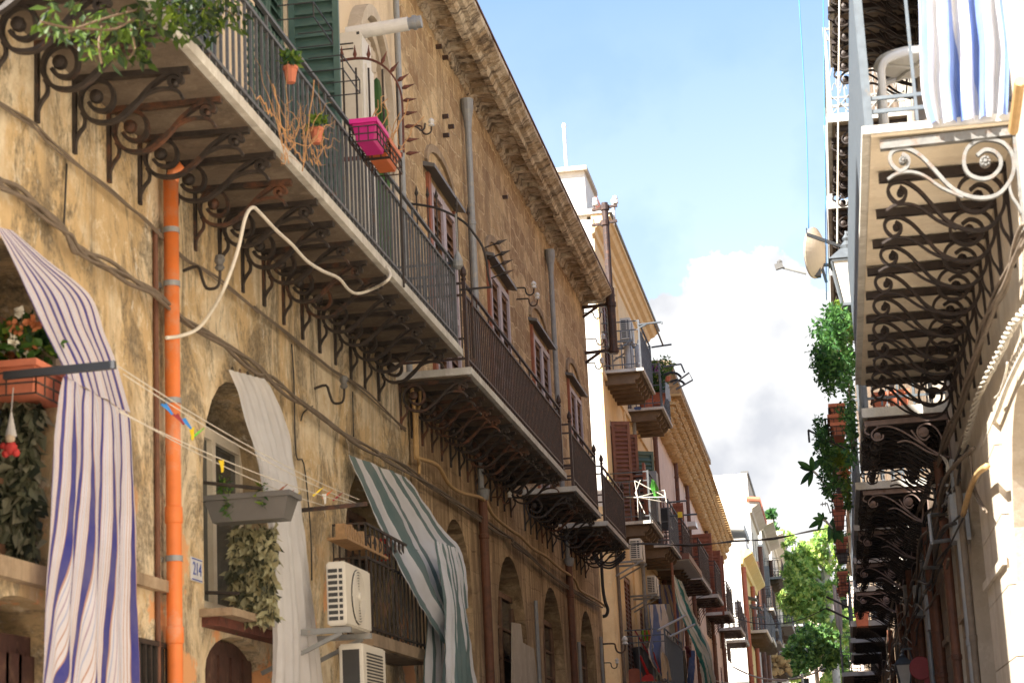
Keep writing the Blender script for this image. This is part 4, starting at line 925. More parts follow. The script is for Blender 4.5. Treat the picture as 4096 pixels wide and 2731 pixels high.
for i,(ya_,yb2,xx) in enumerate(UB):
    own=RA if yb2<22 else RB
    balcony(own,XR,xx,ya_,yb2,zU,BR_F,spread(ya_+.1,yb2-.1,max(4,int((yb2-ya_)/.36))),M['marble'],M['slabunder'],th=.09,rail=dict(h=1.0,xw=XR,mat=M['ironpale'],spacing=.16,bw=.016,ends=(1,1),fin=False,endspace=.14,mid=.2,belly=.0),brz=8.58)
# fleur ornaments on the end rail of the first upper balcony behind
def fleur(parent,x0,x1,y,z):
    mb=MB();n=4
    for i in range(n):
        cx=x0+(x1-x0)*(i+.5)/n;w_=(x1-x0)/n*.5
        mb.tube(densify([(cx-w_*.8,y,z+.28),(cx-w_*.5,y,z+.36),(cx,y,z+.30),(cx+w_*.5,y,z+.36),(cx+w_*.8,y,z+.28)],3),.007,5)
        mb.tube(densify([(cx,y,z+.24),(cx-.03,y,z+.36),(cx,y,z+.46),(cx+.03,y,z+.36),(cx,y,z+.24)],3),.007,5)
        for s2 in (-1,1): mb.tube(densify([(cx+s2*w_*.9,y,z+.95),(cx+s2*w_*.3,y,z+.7),(cx+s2*w_*.9,y,z+.45)],3),.008,5)
        for s2 in (-1,1): mb.bar((cx-s2*w_,y,z+.02),(cx+s2*w_,y,z+.22),.01,.01)
    return mb.build('fleur_ornament',M['ironpale'],parent)
o=[c for c in RB.children if c.name.startswith('balcony')][0]
fleur(o,UB[1][2]+.06,XR,UB[1][0]+.04,zU+.09)
# first-floor row
lows=[((3449,1670),None),((3423,1959),None),((3417,2122),None),((3415,2253),None),((3417,2366),None)]
ends_=[T(3,2,620,75),T(3,2,605,480),T(3,2,600,690),T(3,2,590,860),T(3,2,595,1060)]
LB_=[]
for (px,_),e in zip(lows,ends_):
    a=P(px,z=5.0);b=P(e,z=5.0);LB_.append((a.y,b.y,a.x));
    own=RB if a.y>20 else RA
    o_=balcony(own,XR,a.x,a.y,b.y,5.0,BR_F2,spread(a.y+.08,b.y-.1,10),M['marble'],M['ironbrown'],th=.09,rail=dict(h=1.0,xw=XR,mat=M['irongrey'],spacing=.13,bw=.02,ends=(1,1),fin=False,endspace=.13,mid=.25),brz=4.98);pale_front(o_,M['rosyiron'])  # shade is in the dark underside colour, light in the paler front bracket
for (px,e) in (((3403,2505),T(3,2,575,1255)),((3403,2570),T(3,2,580,1355)),((3408,2618),T(3,2,570,1435))):
    a=P(px,z=5.0);b=P(e,z=5.0);balcony(RB,XR,a.x,a.y,b.y,5.0,BR_SR,spread(a.y+.1,b.y-.2,10),M['marble'],M['slabunder'],th=.12,rail=dict(h=1.0,xw=XR,mat=M['irongrey'],spacing=.15,bw=.02,ends=(1,1),fin=False,endspace=.2,mid=.5));LB_.append((a.y,b.y,a.x))
# far corner balcony with flared dark railing
FA=simple_house('far_right_house','distant shadowed house on the right with flared dark balcony railing',60.2,86,10.5,XR,M['beige2'],mirror=True,wmat=M['brownpaint'],back=9)
a=P(T(3,2,510,1535),y=62);balcony(FA,XR,a.x,61,70,a.z,BR_SR,spread(61.5,69.5,8),M['marble'],th=.12,rail=dict(h=P(T(3,2,495,1240),y=62).z-a.z-.12,xw=XR,mat=M['raildark'],spacing=.10,bw=.03,ends=(1,1),fin=True,endspace=.25,mid=.5))
# pipes on the right wall
for (px,z1,r_,mt,nm,lab) in (((3862,2360),4.3,.035,'zinc','drain_pipe',None),((3745,2450),3.6,.06,'brownpipe','drain_pipe',None),((3680,2500),4.0,.05,'brownpipe','drain_pipe',None),((3640,2500),4.0,.055,'brownpipe','drain_pipe',None)):
    p=P(px,x=XR-.1);pipe(RB if p.y>22 else RA,XR-.1,p.y,0,z1,r_,M[mt])
for yy,z1,r_,mt in ((16.9,4.2,.03,'cable'),(19.4,4.6,.045,'brownpipe'),(22.9,4.4,.05,'brownpipe'),(24.6,4.3,.03,'zinc'),(28.5,4.5,.06,'brownpipe'),(30.6,4.5,.04,'zinc'),(34.0,4.5,.06,'brownpipe'),(41.0,4.6,.06,'brownpipe')):
    pipe(RB if yy>22 else RA,XR-.11,yy,0,z1,r_,M[mt])
rr_=random.Random(77)
for k in range(12):
    z_=rr_.uniform(3.2,4.5);ya0=rr_.uniform(14.5,18);pts=[]
    for q in range(14): pts.append(Vector((XR-.10-rr_.uniform(0,.10),ya0+q*2.6,z_+rr_.uniform(-.14,.10)+(.0 if q%2 else -.10))))
    mb=MB();mb.tube(densify(pts,5),rr_.uniform(.008,.018),5);tag(mb.build('cable',M['cabledark'] if k%3 else M['cable'],smooth=True),'dark cable in the tangle sagging along the shaded right wall','cable','tangled cables on the shaded right wall')
for k,(yy,zz) in enumerate(((17.4,3.6),(23.5,3.3),(26.5,3.7))):
    mb=MB();mb.box((XR-.16,yy,zz),(XR-.01,yy+.35,zz+.4));mb.build('junction_box',M['zinc'],RB if yy>22 else RA)
# pipe bracket ladder
p=P(T(3,2,1150,400),y=17.5)
# ------------------------------------------------------------------ cables
def cable(pts,r,mat,label,name='cable',cat='cable',n=6,group=None,k=4,sag=0,strands=1):
    mb=MB();d_=densify(pts,k)
    if strands==1: mb.tube(d_,r,n)
    else:
        d_=densify(d_,3);random.seed(len(label))
        for q in range(strands):
            w_=random.uniform(.5,1.1);ph=q*2.1
            mb.tube([p+Vector((r*.6*math.sin(ph+i*.11*w_),0,r*1.15*math.sin(ph*1.7+i*.17*w_)+r*.5*math.sin(i*.05+q))) for i,p in enumerate(d_)],r*random.uniform(.42,.62),6)
    o=mb.build(name,mat,smooth=True);return tag(o,label,cat,group)
cable(PX(-3.95,0,0,(-40,1245),(100,1320),(240,1430),(420,1560))+PX(-3.93,0,1,(480,60),(530,140),(620,190),(760,270),(900,370),(1080,480),(1210,590),(1340,680),(1500,770),(1640,880),(1764,975))+PX(-3.93,1,1,(60,1010),(140,1080),(260,1180),(400,1260),(560,1380),(700,1480),(830,1560))+PX(-3.93,1,2,(860,10),(1000,80),(1130,160),(1300,270),(1500,400),(1650,510),(1760,570))+PX(-3.93,2,2,(0,600),(100,680),(240,800),(380,900),(500,980),(620,1050)),.021,M['cable'],'thick dusty cable bundle sagging along both left facades below the balconies',strands=4)
cable(PX(-3.96,0,0,(-40,700),(200,850),(330,970),(520,1120),(700,1260),(900,1440),(1050,1560))+PX(-3.96,0,1,(1250,180),(1400,280),(1550,400),(1764,580))+PX(-3.96,1,1,(0,560),(200,720),(400,880),(560,1000),(740,1120),(900,1270),(1030,1390)),.012,M['cable'],'thin brown cable following the string line just under the mustard house brackets',strands=3)
cable(PX(-3.9,1,1,(1065,1040),(1085,1200),(1095,1350),(1100,1560))+PX(-3.9,1,2,(1120,20),(1250,70),(1330,200),(1420,260),(1560,300),(1640,420),(1764,520))+PX(-3.9,2,2,(60,560),(140,640),(240,700),(330,780),(430,850),(470,930),(580,990),(640,1040)),.022,M['cableochre'],'ochre cable looping down from the gap between the mustard and stone houses')
cable(PX(-3.88,1,1,(1125,1060),(1130,1200),(1110,1300),(1115,1560))+PX(-3.9,1,2,(1125,60),(1125,130)),.016,M['cableochre'],'second ochre cable dropping straight beside the grey pipe gap')
cable([P(T(0,1,1145,760),x=-3.84)]+[P(T(0,1,1250,745),x=-3.8),P(T(0,1,1370,690),x=-3.72),P(T(0,1,1480,540),x=-3.6),P(T(0,1,1560,380),x=-3.5),P(T(0,1,1640,150),x=-3.45),P(T(0,0,1690,1500),x=-3.4),P(T(0,0,1740,1430),x=-3.4),P(T(1,0,30,1470),x=-3.4),P(T(1,1,140,20),x=-3.4),P(T(1,1,250,120),x=-3.4),P(T(1,1,350,230),x=-3.4),P(T(1,1,460,300),x=-3.4),P(T(1,1,570,350),x=-3.4),P(T(1,1,640,430),x=-3.4),P(T(1,1,700,455),x=-3.4),P(T(1,1,790,430),x=-3.35),P(T(1,1,900,370),x=-3.15),P(T(1,1,925,320),x=-3.14),P(T(1,1,900,270),x=-3.18)],.012,M['cablewhite'],'pale hose hanging under the long balcony and curling to the orange pipe',name='hose',cat='hose',n=8)
cable([P((3195,-20),y=33),P((3225,500),y=33),P((3235,935),y=33)],.009,M['bluewire'],'thin blue wire crossing the open sky down to the satellite arm',name='wire',cat='wire')
cable([P((3293,-20),y=15),P((3306,1200),y=15)],.004,M['bluewire'],'faint blue wire close along the balcony rails at right',name='wire',cat='wire')
cable([P(T(3,0,492,-10),y=16),P(T(3,0,485,700),y=16),P(T(3,0,478,1568),y=16),P(T(3,1,478,110),y=16)],.007,M['cablewhite'],'pale cord hanging in front of the ornate balcony undersides',name='cord',cat='cord')
for i,(pts,lab) in enumerate(((((0,0,460,1130),(0,0,440,1560)),'thin hanging wire on mustard wall left of the orange pipe near brackets'),(((1,1,245,800),(1,1,262,1080),(1,1,275,1560),(1,2,330,60),(1,2,375,500),(1,2,385,860)),'thin grey wire dropping down the mustard wall past the white curtain'),(((1,1,310,1330),(1,1,330,1270),(1,1,390,1230)),'short looped wire on the mustard wall below the bracket row'),(((1,1,665,1130),(1,1,672,1440)),'short straight wire between string line and thick cable bundle'))):
    cable([P(T(*q),x=-3.98) for q in pts],.006,M['cabledark'],lab,'wire','wire',5)
# right wall cable bundle
pts=[P(p,x=XR-.10) for p in ((4096,955),)]
cable([P(T(3,1,u,v),x=XR-.10) for u,v in ((1790,20),(1700,180),(1620,400),(1540,600),(1460,800),(1380,1030),(1300,1300),(1230,1450))]+[P(T(3,2,u,v),x=XR-.10) for u,v in ((1170,60),(1100,250),(1010,480),(940,700),(890,900),(850,1080),(820,1300))],.027,M['cable'],'thick grey corrugated conduit bundle running along the right hand wall',strands=5)
random.seed(2)
base=[P(T(3,1,u,v),x=XR-.07) for u,v in ((1790,560),(1680,680),(1610,830),(1530,990),(1450,1150),(1400,1330),(1370,1440),(1330,1530))]+[P(T(3,2,u,v),x=XR-.07) for u,v in ((1290,130),(1270,300),(1240,420))]
bd=densify(base,8)
for k in range(4):
    mb=MB();mb.tube([p+Vector((-.02*math.cos(i*.9+k*1.6),.0,.022*math.sin(i*.9+k*1.6)+random.uniform(-.006,.006))) for i,p in enumerate(bd)],.009,5)
    tag(mb.build('cable',M['cablewhite'],smooth=True),'pale cable twisted in the bright rope-like bundle on the right wall','cable','twisted white cables on the right wall')
cable([P(T(3,1,u,v),x=XR-.04) for u,v in ((1790,800),(1660,1060),(1570,1300),(1480,1520))],.016,M['cablewhite'],'straight cream conduit on the sunlit right wall below the twisted cables')
cable([P(T(3,1,u,v),x=XR-.06) for u,v in ((1560,1175),(1600,1130),(1640,1000),(1650,930))],.007,M['cablewhite'],'loose pale wire end poking from the twisted cables')
cable([P(T(3,2,u,v),x=XR-.15) for u,v in ((1510,75),(1440,130),(1385,260),(1345,410))],.022,M['cableochre'],'short cut cream tube curving out from the sunlit pilaster',name='tube',cat='pipe')
for i,(pts,mt,lab) in enumerate(((((1200,0),(1150,120),(1060,330),(960,560),(880,800),(840,1000)),'cable','brown cable hugging the thick conduit on the shaded right wall'),(((1320,0),(1300,200),(1200,330),(1090,420),(1050,640)),'cabledark','black cable drooping between wall brackets on the right'),(((1190,0),(1230,60),(1240,130)),'cablewhite','short bundle of pale blue cables at the bracket cluster on the right wall'),(((1390,0),(1420,250),(1500,400)),'cable','grey cable arcing behind the cream tube on the right pilaster'))):
    cable([P(T(3,2,u,v),x=XR-.12) for u,v in pts],.016,M[mt],lab,strands=2)
# tangle of cables under the last stone-house balcony
for i,d in enumerate((0,.09,.18)):
    cable([P(T(2,2,u,v+i*18),y=34.2) for u,v in ((545,560),(560,650),(600,720),(680,740),(740,700),(780,660))],.018,M['cabledark'],'black cable drooping in a loop from the last stone house balcony','cable','cable',6,'drooping black cables at the stone house corner')
cable([P(T(2,2,u,v),y=34.6) for u,v in ((612,560),(615,700),(625,900),(640,1000),(660,1060),(650,1100),(625,1110))],.03,M['cabledark'],'thick black cable dropping from the balcony to the junction box')
# wires over the street
def wire_span(a,ya_,b,yb2,r_,mat,label,sag=.2,n=3):
    p=P(a,y=ya_);q=P(b,y=yb2);mb=MB()
    for k in range(n):
        mb.tube([p.lerp(q,t/14)+Vector((0,.02*k,-sag*4*(t/14)*(1-t/14)+.016*k*math.sin(t*1.1))) for t in range(15)],r_,5)
    tag(mb.build('wire',mat,smooth=True),label,'wire')
wire_span(T(2,2,800,610),36,T(3,2,400,505),40,.009,M['cabledark'],'grey cable bundle spanning the street just above the middle balconies',.12)
wire_span((2700+0,2250+1350/1956*600*0+420),60,(3290,2665),62,.012,M['cablewhite'],'lower pale wire crossing the street in front of the dark tree',.5,1)
wire_span((2700+750/1956*600,2250+1350/1956*600),70,(2700+1956/1956*600,2250+1375/1956*600),60,.022,M['cablewhite'],'pale double cable crossing low in front of the far trees',.4,2)
wire_span((2700+760/1956*600,2250+705/1956*600),66,(3300,2432),60,.014,M['cabledark'],'dark wire crossing in front of the far street trees',.35,1)
# ------------------------------------------------------------------ street sign and lanterns at the right
q=P((3684,2670),y=26);o=thing('round_sign','dull red round sign seen on the shaded right wall','sign',(q.x,26,q.z-.3))
mb=MB();mb.lathe((q.x,26,q.z),[(.01,0),(.140,.0),(.147,.008),(.140,.016),(.01,.016)],(0,1,0),32);mb.build('disc',M['signred'],o)
mb=MB();mb.bar((q.x,26.03,q.z+.0),(XR,26.03,q.z+.0),.03,.03);mb.box((q.x+.03,26.02,q.z-.35),(q.x+.13,26.035,q.z-.08),0);mb.build('bracket',M['signred'],o)
def lantern(x,y,z,s,label):
    o=thing('wall_lantern',label,'lantern',(x,y,z))
    def ring(w_,h_): return [Vector((x+a*w_,y+b*w_,z+h_)) for a,b in ((-1,-1),(1,-1),(1,1),(-1,1))]
    b0=ring(.09*s,0);b1=ring(.17*s,.46*s)
    g=MB();g.hexa([p*1.0 for p in b0]+b1);g.build('glass',M['lampglass'],o)
    f=MB()
    for i in range(4): f.bar(b0[i],b1[i],.022*s,.022*s);f.bar(b0[i],b0[(i+1)%4],.03*s,.03*s);f.bar(b1[i],b1[(i+1)%4],.03*s,.03*s)
    t0=ring(.20*s,.47*s);t1=ring(.07*s,.60*s);f.hexa(t0+t1);f.lathe((x,y,z+.60*s),[(.06*s,0),(.07*s,.04*s),(.03*s,.09*s),(.045*s,.12*s),(.01*s,.17*s)],n=10)
    f.lathe((x,y,z-.08*s),[(.01*s,0),(.06*s,.04*s),(.09*s,.08*s)],n=8);f.build('frame',M['irongrey'],o)
    br=MB();br.bar((x,y,z+.78*s),(XR,y,z+.78*s+.0),.03,.03);br.tube([(x,y,z+.60*s),(x,y,z+.8*s)],.012,6)
    br.tube(densify([(XR,y,z+.3*s),(x+(XR-x)*.6,y,z+.45*s),(x+.1,y,z+.76*s)],4),.013,6);br.build('bracket',M['irongrey'],o);return o
q=P((3408,1222),y=20.3);lantern(q.x,20.3,q.z,1.0,'square grey street lantern with frosted panes beside the big pale balcony edge')
q=P((3622,2745),y=30);lantern(q.x,30,q.z,.7,'dark street lantern on the shaded right wall near the red sign')
# satellite dish
def dish():
    y=20.9;c=P((3258,1012),y=y);o=thing('satellite_dish','beige satellite dish on a dark arm against the sky','satellite dish',(c.x,y,c.z-.35))
    ax=Vector((-.93,.36,.12)).normalized();mb=MB();r_=P((3258,912),y=y).z-c.z
    prof=[(r_*k/8,-.09*(1-(k/8)**2)) for k in range(9)]+[(r_*1.0,.012)]+[(r_*k/8,-.10*(1-(k/8)**2)-.006) for k in range(8,-1,-1)]
    mb.lathe(c,prof,ax,32);mb.build('reflector',M['dish'],o,smooth=False)
    a0=P((3225,1095),y=y);a1=P((3120,1068),y=y);mb=MB();mb.tube([a0,a1],.012,6);mb.build('feed_arm',M['ironpale'],o)
    mb=MB();mb.bar(a1+Vector((-.05,0,0)),a1+Vector((.03,0,.02)),.05,.06);mb.lathe(a1+Vector((.0,0,.03)),[(.025,0),(.03,.03),(.01,.05)],n=8);mb.build('receiver',M['greyplastic'],o)
    b0=P((3262,1060),y=y+.05);mb=MB();mb.box((b0.x-.03,y-.02,b0.z-.14),(b0.x+.05,y+.08,b0.z+.06));mb.bar(b0,b0+Vector((.22,.0,-.02)),.035,.03);mb.bar(b0+Vector((.05,0,.05)),b0+Vector((.10,0,-.20)),.03,.03);mb.build('mount',M['irongrey'],o)
    p=P((3228,938),y=y-.3);q=P((3405,1000),y=y-.3);mb=MB();mb.bar(p,q,.03,.035);mb.bar(p,p+Vector((0,0,.07)),.012,.012)
    tag(mb.build('wire_post',M['blackpl']),'dark iron wall arm passing in front of the satellite dish','arm')
dish()
# ================================================================== CLOTHS
def cloth(name,rows,mat,label,cat='curtain',nu=46,nv=14,folds=7,amp=.03,fa=.4,seed=0,group=None,ydir=(1,0,0),warp=.03,uvw=1.0,skew=0):
    """rows: list of (left point, right point) world points; folds displace along ydir"""
    random.seed(seed);ph=[random.uniform(0,6.3) for _ in range(6)]
    Ls=densify([a for a,b in rows],nv);Rs=densify([b for a,b in rows],nv);K=len(Ls);yd=Vector(ydir)
    vs=[];uv=[];fs=[]
    for j in range(K):
        t=j/(K-1)
        for i in range(nu+1):
            s_=i/nu;p=Ls[j].lerp(Rs[j],s_)
            g=amp*(.3+.7*min(1,t*2.2))
            d=g*(math.sin(2*math.pi*folds*s_+ph[0]+1.3*math.sin(t*2.2+ph[1]))+.5*math.sin(2*math.pi*folds*1.9*s_+ph[2]+2*t)+.35*math.sin(2*math.pi*folds*.43*s_+ph[3]+t*2.5))
            q_=p*3.5;d+=amp*.55*mnoise.noise(Vector((q_.x*2,q_.y,q_.z*.7)))+amp*.3*mnoise.noise(Vector((q_.x*5,q_.y*3.1,q_.z*2.3)))
            vs.append(p+yd*d)
            uv.append((uvw*(s_+skew*t*(1-s_)*math.sin(2.5*t+1.2)+warp*math.sin(2*math.pi*folds*s_+ph[0]+t*2)+warp*.35*math.sin(3.1*t+2*s_+ph[4])*t),t))
    for j in range(K-1):
        for i in range(nu):
            a=j*(nu+1)+i;fs.append((a,a+1,a+nu+2,a+nu+1))
    mb=MB();mb.add(vs,fs,0,uv);o=mb.build(name,mat,None,smooth='open')
    return tag(o,label,cat,group)
def Xr(x,a,b): return (P(a,x=x),P(b,x=x))
Z0=(700/767)   # helper scale of the 0..700 crop
def q0_(u,v): return (u*Z0,1300+v*Z0)
def Xq(x0,x1,a,b): return (P(a,x=x0),P(b,x=x1))
cloth('curtain',[Xr(-3.95,T(0,1,-30,-10),T(0,1,80,20)),Xr(-3.93,T(0,1,60,180),T(0,1,330,230)),Xr(-3.91,T(0,1,175,430),T(0,1,620,470)),Xr(-3.90,T(0,1,300,700),T(0,1,715,720)),Xr(-3.89,T(0,1,425,950),T(0,1,795,930)),Xr(-3.88,q0_(285,225),q0_(568,385))],M['cloth_blue'],'navy and salmon striped curtain draped under iron rod, upper slanting sheet at far left',folds=3,amp=.006,seed=4,nu=60,warp=.010,uvw=1.2)
cloth('curtain',[Xr(-3.885,q0_(280,222),q0_(566,388)),Xr(-3.87,q0_(255,330),q0_(580,450)),Xr(-3.86,q0_(222,650),q0_(592,760)),Xr(-3.86,q0_(200,950),q0_(594,1000)),Xr(-3.86,q0_(180,1300),q0_(597,1250)),Xr(-3.86,q0_(172,1620),q0_(604,1600))],M['cloth_blue'],'navy and salmon striped curtain hanging down in long folds at far left',folds=4,amp=.013,seed=9,nu=90,warp=.022,uvw=1.15,skew=-.32)
yk2=9.25;b=P(T(0,1,795,945),y=yk2);a=P(T(0,1,305,985),y=yk2)
mb=MB();mb.bar((XW,yk2,a.z+(a.x-XW)*.0-.01),b,.03,.04);tag(mb.build('curtain_rod',M['blackpl']),'dark flat iron rod crossing the navy striped curtain','rod')
kq=lambda u,v:(750+u*950/1119,1400+v*950/1119)
cloth('curtain',[Xr(-3.9,kq(200,92),kq(368,140)),Xr(-3.86,kq(232,190),kq(432,245)),Xr(-3.80,kq(268,350),kq(478,380)),Xr(-3.74,kq(318,520),kq(505,540)),Xr(-3.70,kq(362,690),kq(530,700)),Xr(-3.70,kq(385,900),kq(552,920)),Xr(-3.7,kq(400,1150),kq(588,1180)),Xr(-3.7,kq(398,1380),kq(612,1400)),Xr(-3.7,kq(390,1620),kq(632,1620))],M['cloth_white'],'off-white canvas curtain with pegged top hanging beside the grey flower trough',folds=6,amp=.022,seed=2)
t2=lambda u,v:T(1,2,u,v)
cloth('curtain',[Xr(-3.93,t2(635,-5),t2(1040,150)),Xr(-3.86,t2(770,300),t2(1180,350)),Xr(-3.76,t2(900,580),t2(1300,530)),Xr(-3.62,t2(1030,850),t2(1392,640)),Xr(-3.55,t2(1170,1080),t2(1422,850)),Xr(-3.53,t2(1300,1300),t2(1440,1050))],M['cloth_green'],'sage green and white striped canvas curtain, slanting upper sheet above the air conditioners',folds=2.6,amp=.028,seed=5,nu=60,warp=.016,uvw=.9)
cloth('curtain',[(P(t2(1225,585),x=-3.52),P(t2(1390,645),x=-3.46)),Xr(-3.46,t2(1285,900),t2(1428,860)),Xr(-3.46,t2(1302,1250),t2(1468,1250)),Xr(-3.46,t2(1302,1450),t2(1482,1450)),Xr(-3.46,t2(1305,1620),t2(1500,1620))],M['cloth_green'],'sage green and white striped curtain falling in tight vertical folds beside dark arch',folds=6,amp=.03,seed=7,nu=70,uvw=1.3)
cloth('curtain',[Xr(-3.62,t2(1165,1050),t2(1300,1250)),Xr(-3.62,t2(1160,1300),t2(1312,1400)),Xr(-3.62,t2(1145,1620),t2(1315,1620))],M['cloth_green'],'inner flap of the sage striped curtain behind its lower folds',folds=1.5,amp=.02,seed=8,uvw=.6)
# curtain rings
for k in range(5):
    p=P(kq(212+36*k,104+11*k),x=-3.93);mb=MB();mb.tube([p+Vector((0,.018*math.cos(t),.018*math.sin(t)+.02)) for t in [2*math.pi*q/10 for q in range(11)]],.004,5);tag(mb.build('curtain_ring',M['iron']),'small iron ring holding the top hem of the off-white curtain','ring','rings of the off-white curtain')
# curtain on the right balcony
yc=P(T(3,0,1150,850),x=.55).y
YB=yR0-.03
def yr(y,a,b): return (P(a,y=y),P(b,y=y))
cloth('curtain',[yr(YB,T(3,0,1000,-500),T(3,0,1600,-560)),yr(YB,T(3,0,1035,-20),T(3,0,1615,-60)),yr(YB,T(3,0,1045,350),T(3,0,1660,300)),yr(YB,T(3,0,1060,640),T(3,0,1660,560)),yr(YB,T(3,0,1110,860),T(3,0,1650,790))],M['cloth_bw'],'blue and white striped curtain screening the end of the big pale balcony',folds=4.5,amp=.035,seed=12,ydir=(0,1,0),nu=70,warp=.03,uvw=.9)
# teal curtain under the awning
lq=lambda u,v:(2350+u*550/1624,2200+v*550/1624)
cloth('curtain',[Xr(-3.35,lq(1000,285),lq(1120,380)),Xr(-3.30,lq(1060,560),lq(1220,680)),Xr(-3.2,lq(1130,780),lq(1330,930)),Xr(-3.05,lq(1260,1130),lq(1450,1190)),Xr(-3.0,lq(1340,1400),lq(1480,1400)),Xr(-3.0,lq(1380,1620),lq(1510,1620))],M['cloth_teal'],'teal and cream striped curtain billowing out below the pink soffit awning',folds=4,amp=.05,seed=14,uvw=1.1)
cloth('curtain',[Xr(-3.9,lq(830,400),lq(1000,410)),Xr(-3.9,lq(840,700),lq(1110,720)),Xr(-3.9,lq(850,1000),lq(1130,1150))],M['cloth_navybrown'],'navy and tan striped curtain behind the balcony with the mops',folds=5,amp=.04,seed=15)
cloth('bed_sheet',[Xr(-3.55,lq(715,640),lq(970,630)),Xr(-3.55,lq(730,800),lq(990,780)),Xr(-3.55,lq(735,1000),lq(1010,1000)),Xr(-3.55,lq(740,1300),lq(1020,1320)),Xr(-3.55,lq(960,1600),lq(1030,1620))],M['cloth_bw2'],'blue and white striped sheet hung out on the street level balcony','laundry',folds=3,amp=.05,seed=16)
# ================================================================== AIR CONDITIONERS
def ac(label,x0,x1,y0,y1,z0,z1,xw,name='air_conditioner',group='air conditioners on the facades',style=0):
    o=thing(name,label,'air conditioner',((x0+x1)/2,(y0+y1)/2,z0),group)
    mb=MB();mb.box((x0,y0,z0),(x1,y1,z1));b=mb.build('casing',M['acwhite'],o)
    bm=bmesh.new();bm.from_mesh(b.data);bmesh.ops.bevel(bm,geom=bm.edges,offset=.012,segments=2,affect='EDGES');bm.to_mesh(b.data);bm.free()
    w_=x1-x0;h=z1-z0;g=MB()
    if style==0:
        n=9
        for i in range(n):
            zz=z0+h*.08+h*.84*i/n
            g.box((x0+w_*.10,y0-.003,zz),(x0+w_*.58,y0+.002,zz+h*.84/n*.62));g.box((x0+w_*.66,y0-.003,zz),(x0+w_*.84,y0+.002,zz+h*.84/n*.62))
    else: g.box((x0+w_*.15,y0-.003,z0+h*.05),(x0+w_*.85,y0+.002,z0+h*.93))
    g.build('side_louvre',M['acdark'],o)
    f=MB();L=y1-y0;cy=y0+L*.46;cz=(z0+z1)/2;r_=min(h*.44,L*.4)
    if style==0:
        f.lathe((x1,cy,cz),[(r_,-.001),(r_,.006),(.01,.006)],(1,0,0),32)
        b2=f.build('fan_recess',M['acdark'],o);f=MB()
        for k in range(9):
            rr=r_*(k+1.5)/10;f.strip([Vector((x1+.012,cy+rr*math.cos(a),cz+rr*math.sin(a))) for a in [2*math.pi*j/32 for j in range(33)]],.006,.011,(1,0,0))
        f.lathe((x1+.004,cy,cz),[(r_*.18,0),(r_*.16,.018),(.01,.024)],(1,0,0),16)
        for k in range(6):
            a=k*math.pi/3;f.bar((x1+.01,cy,cz),(x1+.01,cy+r_*math.cos(a),cz+r_*math.sin(a)),.008,.008)
        f.build('fan_guard',M['acwhite'],o)
    else:
        for k in range(22):
            zz=z0+h*.08+h*.84*k/22;f.box((x1-.001,y0+L*.15,zz),(x1+.004,y0+L*.85,zz+h*.84/22*.5))
        f.build('fan_guard',M['acdark'],o)
    for yy in (y0+.05,y1-.1):
        s_=MB();s_.bar((xw,yy,z0-.03),(x1+.02,yy,z0-.03),.04,.04);s_.bar((xw,yy,z0-.3),(x1-.05,yy,z0-.05),.025,.03);s_.build('wall_bracket',M['ironpale'],o)
    return o
for i,(x_,y_,z_) in enumerate(((-3.9,13.62,3.1),)):
    pass
yA=13.7;a=P(T(1,2,480,735),y=yA);b=P(T(1,2,625,1165),y=yA);c_=P(T(1,2,797,1160),x=b.x)
ac('off-white air conditioner with round fan guard, upper of the two on the mustard wall',a.x,b.x,yA,c_.y,P(T(1,2,485,1175),y=yA).z,a.z,XW)
yA=14.2;a=P(T(1,2,568,1300),y=yA);b=P(T(1,2,735,1300),y=yA);c_=P(T(1,2,890,1320),x=b.x)
ac('boxy grey-fronted air conditioner at the bottom edge, below the one with round fan',a.x,b.x,yA,c_.y,a.z-.62,a.z,XW,style=1)
def ac_px(c,r,p0,p1,x1,L,label,xw,style=0,d=.3):
    y=None
    b=P(T(c,r,p1[0],p0[1]),x=x1);a=P(T(c,r,*p0),y=b.y);e=P(T(c,r,p1[0],p1[1]),y=b.y)
    return ac(label,a.x,b.x,b.y,b.y+L,e.z,b.z,xw,style=style)
ac_px(2,1,(740,618),(812,765),-3.62,.8,'white air conditioner on the top peach balcony wall',XP)
ac_px(2,2,(805,570),(885,715),-3.55,.8,'beige air conditioner under the balcony with the drying rack',XP,0)
ac_px(2,2,(925,825),(985,950),-3.55,.8,'small white air conditioner beside the striped sheet, below the soffit awning',XP,0)
# white cabinet (boiler) with flue
yb_=15.9;a=P(T(1,0,545,225),y=yb_);b=P(T(1,0,715,215),y=yb_);o=thing('boiler_cabinet','tall white metal boiler cabinet with white flue above magenta planter','boiler',((a.x+b.x)/2,yb_+.25,5.73))
mb=MB();mb.box((XW+.02,yb_,5.74),(b.x,yb_+.42,b.z));mb.build('cabinet',M['acwhite'],o)
mb=MB();mb.box((b.x+.001,yb_+.14,5.78),(b.x+.02,yb_+.41,b.z-.25));mb.box((b.x+.001,yb_+.02,5.8),(b.x+.012,yb_+.12,b.z-.03));mb.build('door_panel',M['acwhite'],o)
mb=MB();
for zz in (-.10,-.15):
    mv=MB();mv.box((a.x+.04,yb_-.004,b.z+zz-.012),(a.x+.16,yb_+.001,b.z+zz));mv.build('vent_slot',M['acdark'],o)
mb=MB();mb.box((b.x-.03,yb_-.004,b.z-.03),(b.x-.005,yb_+.001,b.z-.005));mb.build('corner_cap',M['acdark'],o)
f0=P(T(1,0,700,228),y=yb_+.2);f1=P(T(1,0,1050,165),y=yb_+.2);f2=P(T(1,0,1140,150),y=yb_+.2);mb=MB();mb.tube([f0-Vector((.1,0,0)),f1],.062,18);mb.build('flue_pipe',M['porcelain'],o,smooth=False)
